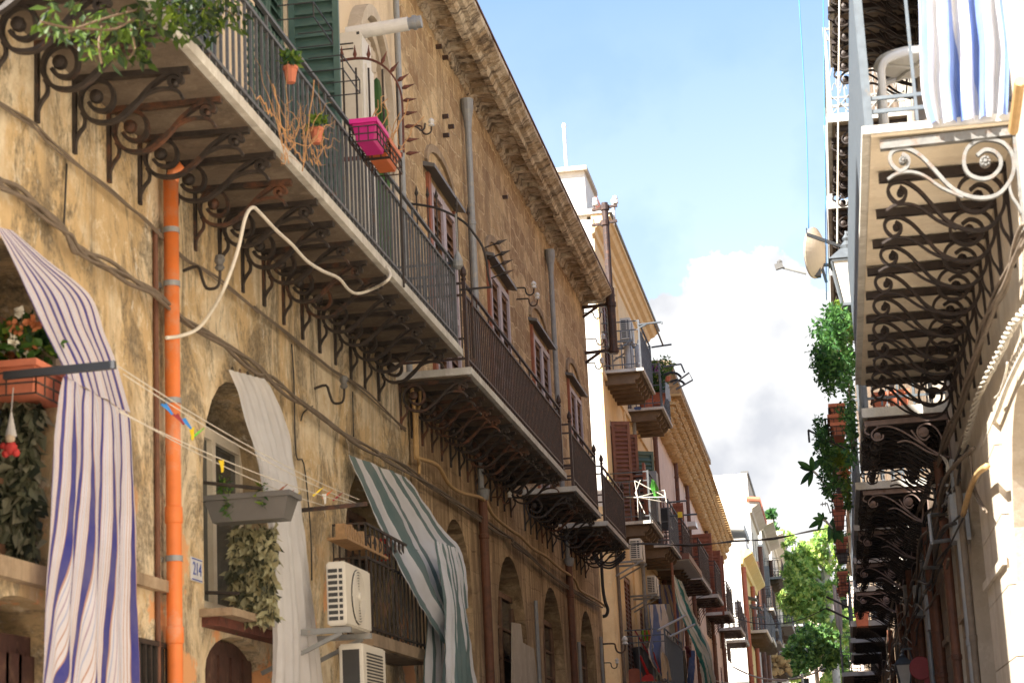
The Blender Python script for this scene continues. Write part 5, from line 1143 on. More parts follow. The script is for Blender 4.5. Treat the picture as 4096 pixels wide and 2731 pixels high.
mb=MB();mb.tube([f1,f1.lerp(f2,.5)],.052,16);mb.tube([f1.lerp(f2,.35),f1.lerp(f2,.6)],.066,16);mb.tube([f1.lerp(f2,.6),f2],.056,16);mb.build('flue_cap',M['zinc'],o)
# spear topped balcony divider
def spear(mb,p,d,L=.13,w_=.028):
    p=Vector(p);d=Vector(d).normalized();mb.lathe(p,[(.008,0),(.012,.01),(w_,L*.28),(w_*.6,L*.5),(.002,L)],d,6)
ys_=15.45;dv=thing('spear_divider','rusty iron divider arch bristling with arrowhead spikes on the long balcony','divider',(-3.6,ys_,5.73))
arc=densify([P(T(1,0,u,v),y=ys_) for u,v in ((440,445),(555,425),(680,405),(780,410),(870,450),(940,520),(985,600),(1005,680),(1012,800),(1015,920),(1018,1050))],4)
mb=MB();mb.strip(arc,.03,.014,(0,1,0))
e=arc[-1]
mb.bar(P(T(1,0,600,1100),y=ys_),P(T(1,0,1010,1065),y=ys_),.03,.03)
mb.build('arch_bar',M['rust'],dv)
mb=MB()
for u,v,du,dv_ in ((592,405,0,-1),(682,400,0,-1),(775,400,.05,-1),(865,440,.45,-1),(925,500,.7,-.8),(975,560,.9,-.5),(1005,610,1,-.25),(1015,695,1,-.05),(1020,785,1,-.05),(1025,875,1,-.05),(1030,968,1,-.02),(1035,1060,1,-.02)):
    spear(mb,P(T(1,0,u,v),y=ys_),(du,0,-dv_),.115,.020)
mb.build('spike',M['rust'],dv)
mb=MB()
for u in (600,688,775,870,965):
    q=P(T(1,0,u,470),y=ys_);mb.tube([(q.x,ys_,5.74),(q.x,ys_,min(q.z,P(T(1,0,u,430 if u<800 else 480 if u<900 else 570),y=ys_).z))],.010,6)
mb.tube(densify([P(T(1,0,u,v),y=ys_) for u,v in ((1035,872),(1080,865),(1120,885),(1140,900),(1160,885),(1165,850))],3),.008,6)
mb.build('upright',M['iron'],dv)
y2=18.28;dv=thing('thin_divider','slender iron divider with spiked finials between long and second balconies','divider',(-3.6,y2,5.7))
mb=MB();mb.tube(densify([P(T(1,0,u,v),y=y2) for u,v in ((1060,1405),(1150,1415),(1260,1440),(1370,1490),(1450,1545))]+[P(T(1,1,u,v),y=y2) for u,v in ((1500,40),(1560,130),(1590,240),(1600,330),(1620,410))],3),.012,6)
mb.bar(P(T(1,1,1400,430),y=y2),P(T(1,1,1625,410),y=y2),.018,.018);mb.build('curved_bar',M['iron'],dv)
mb=MB()
for u,v in ((1108,1415),(1185,1425),(1245,1435),(1385,1500),(1465,1550)):
    p=P(T(1,0,u,v),y=y2);mb.tube([(p.x,y2,5.74),(p.x,y2,p.z+.10)],.008,5);spear(mb,(p.x,y2,p.z+.09),(0,0,1),.12,.022)
for u,v in ((1575,140),(1600,215),(1615,280),(1620,350)):
    p=P(T(1,1,u,v),y=y2);q=P(T(1,1,u+75,v-28),y=y2);mb.tube([p,q],.008,5);spear(mb,q,q-p,.12,.022)
mb.build('spike',M['iron'],dv)
mb=MB();p=P(T(1,1,1393,290),y=17.9);mb.lathe((p.x,17.9,p.z),[(.02,0),(.045,.03),(.05,.08),(.03,.14),(.01,.18)],n=10);mb.tube([(p.x,17.9,p.z+.15),(p.x,17.9,p.z+.55)],.01,6);tag(mb.build('bell_weight',M['ironpale']),'small grey bulb finial hung at the far corner of the long balcony','finial')
# ================================================================== PLANTERS AND PLANTS
def leaves(mb,c,rad,n,size,mats=3,w_=.45,shape=None,droop=0,weights=(5,3,3)):
    ml=[i for i,k in enumerate(weights) for _ in range(k)]
    for _ in range(n):
        while True:
            d=Vector((random.uniform(-1,1),random.uniform(-1,1),random.uniform(-1,1)))
            if d.length<=1: break
        r_=d.length
        p=Vector(c)+Vector((d.x*rad[0],d.y*rad[1],d.z*rad[2]))
        a=Vector((random.gauss(0,1),random.gauss(0,1),random.gauss(0,1)-droop)).normalized();b=a.orthogonal().normalized();b.rotate(Matrix.Rotation(random.uniform(0,6.28),3,a))
        L=size*random.uniform(.45,1.4);W=L*w_;nn=a.cross(b)
        mb.add([p,p+a*L*.45+b*W*.5+nn*L*.06,p+a*L,p+a*L*.45-b*W*.5+nn*L*.06],[(0,1,2,3)],random.choice(ml))
def planter_box(mb,x0,x1,y0,y1,z0,z1,taper=.03):
    t=taper;mb.hexa([(x0+t,y0+t,z0),(x1-t,y0+t,z0),(x1-t,y1-t,z0),(x0+t,y1-t,z0),(x0,y0,z1),(x1,y0,z1),(x1,y1,z1),(x0,y1,z1)])
    mb.box((x0-.012,y0-.012,z1-.035),(x1+.012,y1+.012,z1))
def cage(mb,x0,x1,y0,y1,z0,z1,m=1):
    for z in (z0,(z0+z1)/2,z1):
        for a,b in (((x0,y0),(x1,y0)),((x1,y0),(x1,y1)),((x1,y1),(x0,y1)),((x0,y1),(x0,y0))): mb.bar((*a,z),(*b,z),.008,.008,m)
    n=3
    for i in range(n+1):
        for yy in (y0,y1): xx=x0+(x1-x0)*i/n;mb.bar((xx,yy,z0),(xx,yy,z1),.007,.007,m)
    for i in range(5):
        yy=y0+(y1-y0)*i/4
        for xx in (x0,x1): mb.bar((xx,yy,z0),(xx,yy,z1),.007,.007,m)
    return mb
def planter(label,x0,x1,y0,y1,z0,z1,mat,group=None,leafm=None,nl=0,lsize=.07,lrad=(.1,.2,.1),flowers=None,wire=True,name='planter',taper=.02,w_=.45,cat='planter'):
    o=thing(name,label,cat,((x0+x1)/2,(y0+y1)/2,z0),group)
    mb=MB();planter_box(mb,x0,x1,y0,y1,z0,z1,taper);mb.build('box',mat,o)
    if wire: mb=MB();cage(mb,x0-.012,x1+.012,y0-.012,y1+.012,z0-.01,(z0+z1)/2+.02,0);mb.build('wire_basket',M['iron'],o)
    if leafm:
        mb=MB();leaves(mb,((x0+x1)/2,(y0+y1)/2,z1+lrad[2]*.7),lrad,nl,lsize,w_=w_);mb.build('plant',leafm,o)
    if flowers:
        mb=MB()
        for k in range(flowers[1]):
            leaves(mb,((x0+x1)/2+random.uniform(-1,1)*lrad[0],(y0+y1)/2+random.uniform(-1,1)*lrad[1],z1+lrad[2]*random.uniform(.8,1.6)),(.02,.02,.02),8,.03,w_=.9,weights=(1,))
        mb.build('flower',flowers[0],o)
    return o
yp_=13.45;a=P(T(1,0,655,825),y=yp_);b=P(T(1,0,825,845),y=yp_);zb_=P(T(1,0,760,965),y=yp_).z;c_=P(T(1,0,905,950),x=b.x)
planter('magenta plastic window box hooked on the long balcony rail in front of boiler',a.x,b.x,yp_,c_.y,zb_,a.z,M['pink_pl'],taper=.03)
random.seed(21);o=planter('burnt orange plastic window box right behind the magenta one on the rail',a.x,b.x,c_.y+.04,P(T(1,0,990,1090),x=b.x).y,zb_-.005,a.z-.02,M['orange_pl'],taper=.03)
mb=MB()
for k in range(14):
    p=Vector((a.x+random.uniform(0,.15),c_.y+random.uniform(0,.7),a.z));pts=[p]
    for j in range(5): pts.append(pts[-1]+Vector((random.uniform(-.05,.07),random.uniform(-.06,.08),random.uniform(.02,.11))))
    mb.tube(pts,.004,4)
mb.build('dry_stem',M['drystem'],o)
# cactus behind the planters
mb=MB();p=P(T(1,0,830,545),y=16.8)
for dx,h_ in ((0,0),(.05,-.25)): mb.lathe((p.x+dx,16.8,5.75),[(.04,0),(.045,.1),(.045,p.z-5.85+h_),(.03,p.z-5.77+h_),(.004,p.z-5.74+h_)],n=7)
tag(mb.build('cactus',LD[0]),'tall dark green cactus standing on the long balcony behind the boiler','cactus')
mb=MB();a=P((700+540*.51,60*.51),x=-3.32);b=P((700+670*.51,800*.51),x=-3.32);ya_,yb2,zl,zh=a.y,b.y+.9,5.82,6.62
for k in range(15): zz=zl+(zh-zl)*k/14;mb.box((-3.33,a.y,zz-.008),(-3.32,a.y+1.0,zz+.008))
for k in range(13): yy=a.y+1.0*k/12;mb.box((-3.322,yy-.011,zl),(-3.31,yy+.011,zh))
tag(mb.build('garden_trellis',M['greenpaint']),'dark square lattice trellis fixed behind the near long balcony rail','trellis')
for i,(u0,v0,u1,v1,lab) in enumerate(((700,40,1080,340,'upper empty wire pot holder hanging outside the long balcony rail'),(990,450,1310,740,'lower empty wire pot holder hanging outside the long balcony rail'))):
    mb=MB();yy=P((700+u1*.51,v1*.51),x=-3.0).y;xs=(-3.23,-2.99)
    for dz,w_ in ((0,1),(-.10,.8)):
        zc=P((700+(u0+u1)/2*.51,v0*.51),y=yy).z+dz
        for q0,q1 in (((xs[0],yy),(xs[1],yy)),((xs[1],yy),(xs[1],yy+.5)),((xs[1],yy+.5),(xs[0],yy+.5))): mb.tube([(*q0,zc),(*q1,zc)],.005,5)
    for yk_ in (yy,yy+.5): mb.tube([(xs[1],yk_,zc+.10),(xs[1],yk_,zc)],.005,5)
    tag(mb.build('wire_pot_holder',M['blackpl']),lab,'pot holder','empty wire pot holders on the rail')
# potted succulents tied to the rail and dry vine
for i,(u,v,lab) in enumerate(((905,560,'upper small succulent pot tied to the long balcony rail'),(1110,1040,'lower small succulent pot tied to the long balcony rail'))):
    px=(700+u*800/1568,v*800/1568);p=P(px,x=-3.17);o=thing('succulent_pot',lab,'potted plant',p-Vector((0,0,.08)),'succulent pots on the rail')
    mb=MB();mb.lathe(p-Vector((0,0,.08)),[(.03,0),(.045,.09),(.05,.09),(.05,.11)],n=10);mb.build('pot',M['terra'],o)
    mb=MB();leaves(mb,p+Vector((0,0,.08)),(.06,.06,.05),90,.055,w_=.5,weights=(2,4,1));mb.build('plant',LF,o)
random.seed(31);mb=MB()
for k in range(44):
    u0=random.uniform(820,1200);v0=random.uniform(1000,1300);p=P((700+u0*.51,v0*.51),x=-3.14);pts=[p];d=Vector((random.uniform(-.02,.03),random.uniform(-.12,.12),random.uniform(-.02,.10)))
    for j in range(7): pts.append(pts[-1]+d*.6+Vector((random.uniform(-.012,.012),random.uniform(-.04,.04),random.uniform(-.04,.05))))
    mb.tube(pts,[.0035*(1-j/9) for j in range(len(pts))],4)
for k,(u0,v0,u1,v1) in enumerate(((1000,1350,1090,640),(1010,1300,830,960),(880,1150,760,640),(760,900,650,760))):
    a_=P((700+u0*.51,v0*.51),x=-3.14);b_=P((700+u1*.51,v1*.51),x=-3.14);mb.tube([a_.lerp(b_,t/8)+Vector((0,random.uniform(-.03,.03),random.uniform(-.03,.03))) for t in range(9)],.0045,4)
tag(mb.build('dry_vine',M['drystem']),'dry orange-tan vine twigs tangled in the long balcony rail','vine')
# green vine over the near end of the long balcony
random.seed(41);o=thing('green_vine','glossy green climbing vine trailing over the near end of the long balcony','vine',(-3.3,9.6,5.6))
mb=MB();st=MB()
for c,rad,n in (((300,60,0,0,-3.32),0,0),):pass
clusters=[(330,120,.09,26),(380,170,.09,24),(600,190,.13,46),(650,270,.10,36),(690,350,.08,24),(820,200,.13,50),(900,240,.13,55),(930,330,.10,40),(1000,220,.10,36),(1090,60,.13,60),(1180,100,.13,70),(1230,150,.11,50),(1320,60,.13,60),(1420,110,.12,55),(1440,160,.08,26),(1500,60,.11,44),(1580,70,.10,34),(1640,140,.07,16),(1000,30,.08,20),(1560,20,.1,30),(1280,10,.14,60),(760,150,.08,20),(480,230,.05,8)]
for u,v,r_,n in clusters:
    p=P(T(0,0,u,v),x=-3.16 if u>950 else -3.25);leaves(mb,p,(r_*.6,r_*1.8,r_),int(n*.8),.068,w_=.42,droop=1.0,weights=(4,1,4))
mb.build('foliage',LV,o)
for pts in (((280,150),(450,190),(620,200),(800,200),(950,110),(1100,60),(1300,70),(1500,60),(1650,120)),((700,180),(680,300),(700,440)),((900,200),(930,330),(890,400)),((450,230),(600,170),(820,100),(1000,60))):
    st.tube(densify([P(T(0,0,u,v),x=-3.2) for u,v in pts],3),.006,5)
st.build('stem',M['stem'],o)
# far-left flower box with arm, hanging screens of leaves
yf=9.05;p0=P(T(0,1,-40,900),y=9.5);p1=P(T(0,1,240,900),y=9.5);pb=P(T(0,1,215,1130),y=9.5)
random.seed(51);o=planter('terracotta flower box with white and orange blooms at left picture edge',p1.x-.46,p1.x,9.5,9.95,pb.z,p1.z,M['terra'],leafm=LF,nl=420,lsize=.07,lrad=(.26,.25,.16),taper=.025,w_=.7)
for mt,n,off in ((M['pinkflower'],16,0),(M['whiteflower'],26,1)):
    for k in range(n):
        mb=MB();c=(p1.x+random.uniform(-.42,.02)+(.0 if off==0 else -.12),9.62+random.uniform(-.12,.2),p1.z+random.uniform(.06,.26));leaves(mb,c,(.022,.022,.022),16,.032,w_=.9,weights=(1,))
        mb.build('flower',mt,o)
def leaf_screen(label,x0,x1,y,z0,z1,n,size,mats,seed,seg=0,cat='leaf screen'):
    random.seed(seed);mb=MB()
    for k in range(n):
        z=z1-(z1-z0)*random.random();cx=random.uniform(x0,x1)
        leaves(mb,(cx,y+random.uniform(-.03,.03),z),(.02,.03,.02),2,size,w_=.55,droop=1.6)
    o=mb.build('leaf_screen',mats);return tag(o,label,cat)
a=P(T(0,2,-30,0),y=9.75);b=P(T(0,1,400,1200),y=9.75);c_=P(T(0,2,0,720),y=9.75)
leaf_screen('shaded grey-green leaf screen hanging in the arch behind the navy curtain',a.x-.25,b.x-.14,9.78,c_.z,b.z+.06,1500,.10,LG,61)
a=P(T(0,2,1600,530),y=12.95);b=P(T(1,2,100,480),y=12.95);c_=P(T(0,2,1690,1130),y=12.95)
leaf_screen('pale sage leaf screen hanging below the grey trough',a.x,b.x+.02,12.95,c_.z,a.z+.03,900,.075,LS,62)
# grey trough
yt=12.6;a=P(T(0,2,1395,280),y=yt);b=P(T(1,2,225,295),y=yt);c_=P(T(0,2,1430,460),y=yt)
o=planter('long dark grey flower trough on the arched window of the mustard house',a.x,b.x,yt,yt+.28,c_.z,a.z,M['greyplastic'],wire=False,taper=.05,name='flower_trough')
mb=MB();random.seed(63)
for u,v,c,r in ((1535,210,0,2),(40,265,1,2),(1580,330,0,2)):
    mb=MB();p=P(T(c,r,u,v),y=yt+.02);leaves(mb,p,(.03,.03,.08),44,.06,w_=.3);mb.build('sprout',LF,o)
mb=MB();yy=12.55;a_=P(T(0,2,1400,188),y=yy);b_=P(T(1,2,40,230),y=yy);mb.tube([a_,b_],.012,6);c1=P(T(0,2,1410,945),y=yy);d1=P(T(0,2,1650,950),y=yy);mb.tube([c1,d1],.012,6);tag(mb.build('iron_bars',M['iron']),'thin iron bars across the arched window behind the grey trough','rail')
# gnome-like red clothed hanging toy is a generic plush
p=P(T(0,1,75,1500),y=9.45);o=thing('plush_toy','small plush doll in red clothes hung from the flower box at left edge','toy',p-Vector((0,0,.06)))
mb=MB();mb.sphere(p+Vector((0,0,-.015)),.036,10,sc=(1,.8,1));mb.sphere(p+Vector((-.028,0,-.04)),.022,8);mb.sphere(p+Vector((.028,0,-.04)),.022,8);mb.sphere(p+Vector((-.042,0,.0)),.018,8);mb.build('clothes',M['cloth_red'],o,smooth=True)
mb=MB();mb.sphere(p+Vector((-.0,-.01,.035)),.026,10);mb.build('head',M['cloth_cream'],o,smooth=True)
mb=MB();mb.lathe(p+Vector((0,0,.045)),[(.03,0),(.02,.05),(.004,.13)],n=10);mb.tube([p+Vector((0,0,.17)),p+Vector((.01,0,.3))],.003,4);mb.build('hat',M['cloth_grey'],o)
# clothesline arms, lines and pegs of the mustard house
mb=MB();a_=P(T(1,2,310,385),y=14.0);b_=P(T(1,2,765,335),y=14.0);mb.bar((XW,14.0,a_.z),b_,.02,.03);tag(mb.build('drying_pole',M['iron']),'dark iron clothesline arm above the round-fan air conditioner','arm')
CLN=['topmost white clothesline crossing the orange pipe at the blue pegs','lowest white clothesline, ending over the white peg','lower white clothesline crossing orange pipe well below the pegs','upper white clothesline just under the topmost one']
for i,(s0,s1) in enumerate((((0,1,800,945),(1,2,710,305)),((0,1,810,1250),(1,2,480,350)),((0,1,820,1270),(1,2,700,340)),((0,1,850,1010),(1,2,690,330)))):
    p=P(T(*s0),x=-3.5 if i!=1 else -3.6);q=P(T(*s1),x=-3.5 if i!=1 else -3.65)
    mb=MB();mb.tube([p.lerp(q,t/10)+Vector((0,0,-.05*4*(t/10)*(1-t/10))) for t in range(11)],.0032,5);tag(mb.build('clothesline',M['cablewhite']),CLN[i],'clothesline','clotheslines on the mustard house')
pegs=[((0,1,1160,1250),'blue_pl','blue','topmost blue clothes peg on the line before orange pipe',1),((0,1,1240,1320),'signred','red','dark red peg on the line crossing the orange pipe',1),((0,1,1290,1350),'blue_pl','blue','second blue peg just right of the orange pipe',1),((0,1,1325,1420),'yellow_pl','yellow','yellow peg hanging right of the orange pipe',0),((0,1,1370,1410),'green_pl','green','green peg on line right of the orange pipe',2),((0,2,1530,75),'yellow_pl','yellow','yellow peg in front of arched window above trough',0),((1,2,230,265),'signred','red','crimson peg in front of the off-white curtain',2),((1,2,275,280),'yellow_pl','yellow','yellow peg at the edge of the off-white curtain',2),((1,2,435,245),'yellow_pl','yellow','bright yellow peg on line above the clothesline arm',2),((1,2,500,262),'orange_pl','orange','orange peg on line above the clothesline arm',2),((1,2,570,280),'signred','red','red peg nearest the end of the clothesline arm',2),((1,2,475,300),'porcelain','white','white peg hanging from line above the arm',0),((1,2,185,225),'redwood','brown','wooden peg on line over the off-white curtain',2)]
for px,mt,_,lab,k in pegs:
    p=P(T(*px),x=-3.5);mb=MB();d=[(0,0,-1),(.5,.2,-.8),(.7,.3,.7)][k];d=Vector(d).normalized()*.035;off=Vector((.009,0,.004))
    mb.hexa([p-d-off,p-d+off,p-d+off+Vector((0,.012,0)),p-d-off+Vector((0,.012,0)),p+d-off*.6,p+d+off*.6,p+d+off*.6+Vector((0,.012,0)),p+d-off*.6+Vector((0,.012,0))]);mb.bar(p-d*1.2-off*1.6,p+d*.3,.008,.012)
    tag(mb.build('clothes_peg',M[mt]),lab,'clothes peg','clothes pegs on the lines')
# small balcony with ironwork beside the air conditioners
y0_,y1_=15.9,18.3;zb_=P(T(1,2,600,1255),x=-4).z
o=balcony(A,XW,-3.68,y0_,y1_,zb_-.10,CB_L,(),M['beige2'],th=.10,rail=None)
rl=MB();x_=-3.72
for z in (zb_+.05,zb_+.62,zb_+.9): rl.bar((x_,y0_,z),(x_,y1_,z),.02,.02);rl.bar((x_,y0_,z),(XW,y0_,z),.02,.02)
for k in range(16): yy=y0_+(y1_-y0_)*k/15;rl.box((x_-.008,yy-.008,zb_),(x_+.008,yy+.008,zb_+.9))
for k in range(12):
    yy=y0_+.12+(y1_-y0_-.2)*k/11
    for s2 in (-1,1): rl.strip(densify([Vector((x_,yy+s2*.06*math.cos(a)*(1-a/9),zb_+.76+.06*math.sin(a)*(1-a/9))) for a in [j*.7 for j in range(9)]],2),.012,.008,(1,0,0))
for k in range(5): xx=XW+(x_-XW)*k/5;rl.box((xx-.008,y0_-.008,zb_),(xx+.008,y0_+.008,zb_+.9))
rl.build('railing',M['iron'],o)
mb=MB();random.seed(71);bx0=P(t2(615,562),x=-3.72);bx1=P(t2(885,562),x=-3.72);L_=bx1.y-bx0.y
for k in range(16):
    yy=bx0.y+L_*k/16;h_=random.uniform(.10,.13);d_=random.uniform(-.02,.02);mb.hexa([(-3.80,yy,bx0.z),(-3.72,yy,bx0.z),(-3.72,yy+.05,bx0.z),(-3.80,yy+.05,bx0.z),(-3.80,yy+d_,bx0.z+h_),(-3.72,yy+d_,bx0.z+h_),(-3.72,yy+.05+d_,bx0.z+h_),(-3.80,yy+.05+d_,bx0.z+h_)])
mb.box((-3.86,bx0.y-.03,bx0.z-.02),(-3.70,bx1.y+.03,bx0.z));tag(mb.build('wooden_slat_shelf',M['slatwood']),'row of pale wooden slats on the small balcony under the sage curtain','shelf')
cloth('red_garment',[Xr(-3.80,T(1,2,790,570),T(1,2,925,575)),Xr(-3.80,T(1,2,785,640),T(1,2,930,650)),Xr(-3.80,T(1,2,860,730),T(1,2,900,725))],M['cloth_red'],'bright red garment drying behind the sage striped curtain','laundry',folds=3,amp=.02,seed=18)
# ================================================================== laundry and clutter on the peach / pink balconies
def small_plants(c,r,pts,y,mats,rad,n,size,name,label,cat='potted plant',w_=.35,pot=None,droop=0,group=None):
    p=P(T(c,r,*pts),y=y);o=thing(name,label,cat,p,group);mb=MB();leaves(mb,p+Vector((0,0,rad[2])),rad,n,size,w_=w_,droop=droop);mb.build('foliage',mats,o)
    if pot: mb=MB();mb.lathe(p-Vector((0,0,pot[1])),[(pot[0]*.7,0),(pot[0],pot[1]*.9),(pot[0]*1.1,pot[1]*.9),(pot[0]*1.1,pot[1])],n=12);mb.build('pot',M[pot[2]],o)
    return o
random.seed(81)
small_plants(2,1,(995,1150),44.2,LF,(.16,.16,.3),150,.28,'spiky_plant','spiky green plant in orange pot on the upper peach balcony',pot=(.22,.25,'terra'),w_=.16)
small_plants(2,1,(975,960),44.6,LF,(.14,.14,.08),60,.1,'purple_pot_plant','small plant in purple pot hooked on the upper peach balcony rail',pot=(.14,.14,'purple_pl'))
small_plants(2,1,(1060,1030),45.4,LF,(.2,.25,.25),160,.12,'trailing_plant','trailing green plant by the folding chairs on the peach house',pot=(.12,.1,'terra'))
small_plants(2,1,(925,1190),44.0,LF,(.1,.1,.05),20,.08,'salmon_pot','salmon pot standing left of the spiky plant',pot=(.18,.22,'terra'))
def bars_thing(name,label,cat,segs,mat,r_=.014,group=None,y=None):
    mb=MB()
    for s_ in segs: mb.tube(s_,r_,6)
    return tag(mb.build(name,mat),label,cat,group)
Q=lambda y,c,r,*pts:[P(T(c,r,*p),y=y) for p in pts]
bars_thing('drying_pole','blue-grey clothesline arm reaching from the top peach balcony','clothesline',[Q(38.9,2,1,(870,670),(1030,650)),Q(38.9,2,1,(1030,650),(1032,665)),Q(38.9,2,1,(880,690),(925,668)),Q(41.2,2,1,(960,825),(1100,805)),[P(T(2,1,980,660),y=38.9),P(T(2,1,1040,810),y=41.2)]],M['irongrey'],.02)
bars_thing('drying_pole','blue-grey clothesline arm reaching from the second peach balcony over the street','clothesline',[Q(43.6,2,1,(1040,960),(1165,940)),Q(43.6,2,1,(1110,1080),(1220,1000),(1245,1050),(1130,1115)),Q(43.6,2,1,(1165,940),(1190,1000))],M['irongrey'],.02)
bars_thing('bicycle_tyre','black curved bicycle mudguards slung outside the second peach balcony','mudguard',[densify(Q(43.7,2,1,(1045,1015),(1090,1000),(1135,1005),(1165,1030)),3),densify(Q(43.7,2,1,(1090,1065),(1130,1050),(1170,1060),(1190,1080)),3)],M['blackpl'],.028)
cloth('towel',[Xr(-3.22,T(2,1,1060,1060),T(2,1,1082,1090)),Xr(-3.22,T(2,1,1072,1180),T(2,1,1095,1200))],M['cloth_sky'],'pale blue towel over the second peach balcony rail','laundry',folds=2,amp=.02,seed=19)
cloth('blue_cloth',[Xr(-3.6,T(2,1,850,1235),T(2,1,890,1235)),Xr(-3.6,T(2,1,848,1256),T(2,1,892,1256))],M['cloth_darkblue'],'blue cloth bundle on the second peach balcony floor','laundry',folds=2,amp=.03,seed=20)
# gas bottles
mb=MB();p=P(T(2,1,845,970),y=40.6);
for dx in (0,.22): mb.lathe((p.x+dx-.1,40.6,p.z),[(.09,0),(.10,.03),(.10,.4),(.06,.5),(.03,.52),(.03,.6)],n=12)
tag(mb.build('gas_bottle',M['porcelain']),'pale grey gas bottles standing on the top peach balcony','gas bottle')
# rotary drying rack
c0_=P(T(2,2,865,290),y=38.6);tips=[(845,175),(1050,240),(1060,288),(1065,325),(870,430),(785,290)]
bars_thing('rotary_dryer','white rotary clothes dryer sticking out over the middle peach balcony','drying rack',[[c0_,P(T(2,2,*t),y=38.6+.3*(i%2))] for i,t in enumerate(tips)]+[[P(T(2,2,*tips[i]),y=38.6+.3*(i%2)),P(T(2,2,*tips[(i+1)%3+1]),y=38.7)] for i in range(2)]+[Q(38.7,2,2,(885,170),(850,260),(915,400))],M['cablewhite'],.009)
cloth('green_towel',[Xr(-3.25,T(2,2,965,165),T(2,2,985,180)),Xr(-3.25,T(2,2,965,230),T(2,2,1010,250)),Xr(-3.25,T(2,2,985,300),T(2,2,1010,290))],M['green_pl'] and flat_cloth('lime_towel',(.10,.55,.06)),'lime green towel slung over the middle peach balcony rail','laundry',folds=2,amp=.03,seed=21)
mb=MB();louvre(mb,(-3.95,42.0,7.6),(.8,.6,0),(0,0,1),(.6,-.8,0),.55,1.2,pitch=.09);tag(mb.build('green_shutter_leaf',M['greenpaint']),'teal green shutter leaf standing open above the rotary dryer','shutter')
random.seed(90);mb=MB();p=P(T(2,2,835,400),y=40.0)
for k in range(9): mb.box((p.x-.28,39.9,p.z+.02+k*.1),(p.x+.28,40.1,p.z+.06+k*.1))
mb.box((p.x-.3,39.85,p.z-.05),(p.x-.25,40.15,p.z+1.0));mb.box((p.x+.25,39.85,p.z-.05),(p.x+.3,40.15,p.z+1.0));tag(mb.build('slatted_chair',M['redwood']),'folded reddish wooden slatted chair on the middle peach balcony','chair')
mb=MB();p=P(T(2,2,905,300),y=40.5);mb.box((p.x-.12,40.4,p.z-.5),(p.x+.3,40.9,p.z+.55));tag(mb.build('grey_locker',M['ironpale']),'pale blue-grey locker behind the wooden chair on middle peach balcony','locker')
mb=MB();p=P(T(2,2,1045,470),y=44.0);mb.box((p.x-.16,44,p.z-.05),(p.x+.16,44.06,p.z+.35));mb.box((p.x-.16,44,p.z-.1),(p.x+.16,44.5,p.z-.05));
for dx in (-.14,.14):
    for dy in (.02,.45): mb.tube([(p.x+dx,44+dy,p.z-.08),(p.x+dx,44+dy,p.z-.65)],.014,6)
tag(mb.build('black_chair',M['blackpl']),'black plastic chair on the peach balcony right of the dryer','chair')
bars_thing('drying_pole','dark pole with hooked end leaning out beside the yellow peg','clothesline',[Q(44.0,2,2,(1075,420),(1275,405)),Q(44.0,2,2,(1080,325),(1205,312)),Q(44,2,2,(1145,395),(1160,420))],M['irongrey'],.02)
mb=MB();p=P(T(2,2,1158,410),y=43.9);mb.box((p.x-.05,43.87,p.z-.06),(p.x+.05,43.93,p.z+.06));tag(mb.build('clothes_peg',M['yellow_pl']),'yellow peg on the dark pole of the peach house','clothes peg')
mb=MB();p=P(T(2,2,1220,475),x=-3.95);mb.box((-4.0,p.y,p.z-.06),(-3.75,p.y+.8,p.z+.08));tag(mb.build('white_flood_lamp',M['porcelain']),'small white box lamp on the pink wall','lamp')
# soffit awning between the houses
a=P(T(2,2,1200,755),x=-3.3);o=thing('flat_awning','flat canopy with brown edge and pale soffit over the street level balcony','awning',(XP,46.8,6.7))
mb=MB();z_=a.z;mb.box((XP,46.2,z_-.02),(-3.15,50.4,z_));mb.build('soffit',M['acwhite'],o)
mb=MB();mb.box((XP,46.18,z_+.0),(-3.13,50.42,z_+.14));mb.build('edge_board',M['brownpaint'],o)
mb=MB();mb.tube([P(lq(1000,250),x=-3.35)+Vector((0,0,.2)),P(lq(1060,1100),x=-3.35)-Vector((0,0,.6))],.03,8);mb.build('post',M['brownpaint'],o)
# street-level balcony with mops
zf=P(lq(850,1545),x=-3.3)
o=balcony(H,XP,-3.25,39.9,44.2,zf.z-.15,CB_L,(),M['marble'],th=.14,rail=dict(h=1.15,xw=XP,mat=M['irongrey'],spacing=.12,bw=.02,ends=(1,1),fin=False,endspace=.2,mid=.9))
yq=40.3
bars_thing('broom','red-handled broom leaning in the street level balcony','broom',[[P(lq(560,945),y=yq),P(lq(850,1440),y=yq)]],M['signred'],.018)
bars_thing('mop','red mop pole crossing the broom in the street level balcony','mop',[[P(lq(775,1200),y=yq+.1),P(lq(850,1440),y=yq+.1)]],M['signred'],.02)
mb=MB();a=P(lq(620,1240),y=yq-.05);b=P(lq(720,1470),y=yq-.05);mb.tube([a,b],[.02,.035],8);mb.hexa([b+Vector(v) for v in ((-.2,-.02,-.12),(.16,-.02,-.12),(.16,.05,-.12),(-.2,.05,-.12),(-.05,-.02,.02),(.05,-.02,.02),(.05,.05,.02),(-.05,.05,.02))]);tag(mb.build('dustpan',M['red_pl']),'bright red upright dustpan at the front of the street level balcony','dustpan')
mb=MB();p=P(lq(555,1490),y=yq);mb.lathe(p,[(.01,0),(.14,.0),(.17,.03),(.165,.035),(.01,.02)],(0,-1,0),20);tag(mb.build('clay_bowl',M['terra']),'round terracotta bowl leaning behind the rail of street level balcony','bowl')
mb=MB();p=P(lq(690,1500),y=yq+.5);mb.lathe(p-Vector((0,0,.05)),[(.2,0),(.24,.6),(.26,.6),(.26,.66)],n=16);tag(mb.build('dark_bin',M['greyplastic']),'dark grey bin on the street level balcony behind the red dustpan','bin')
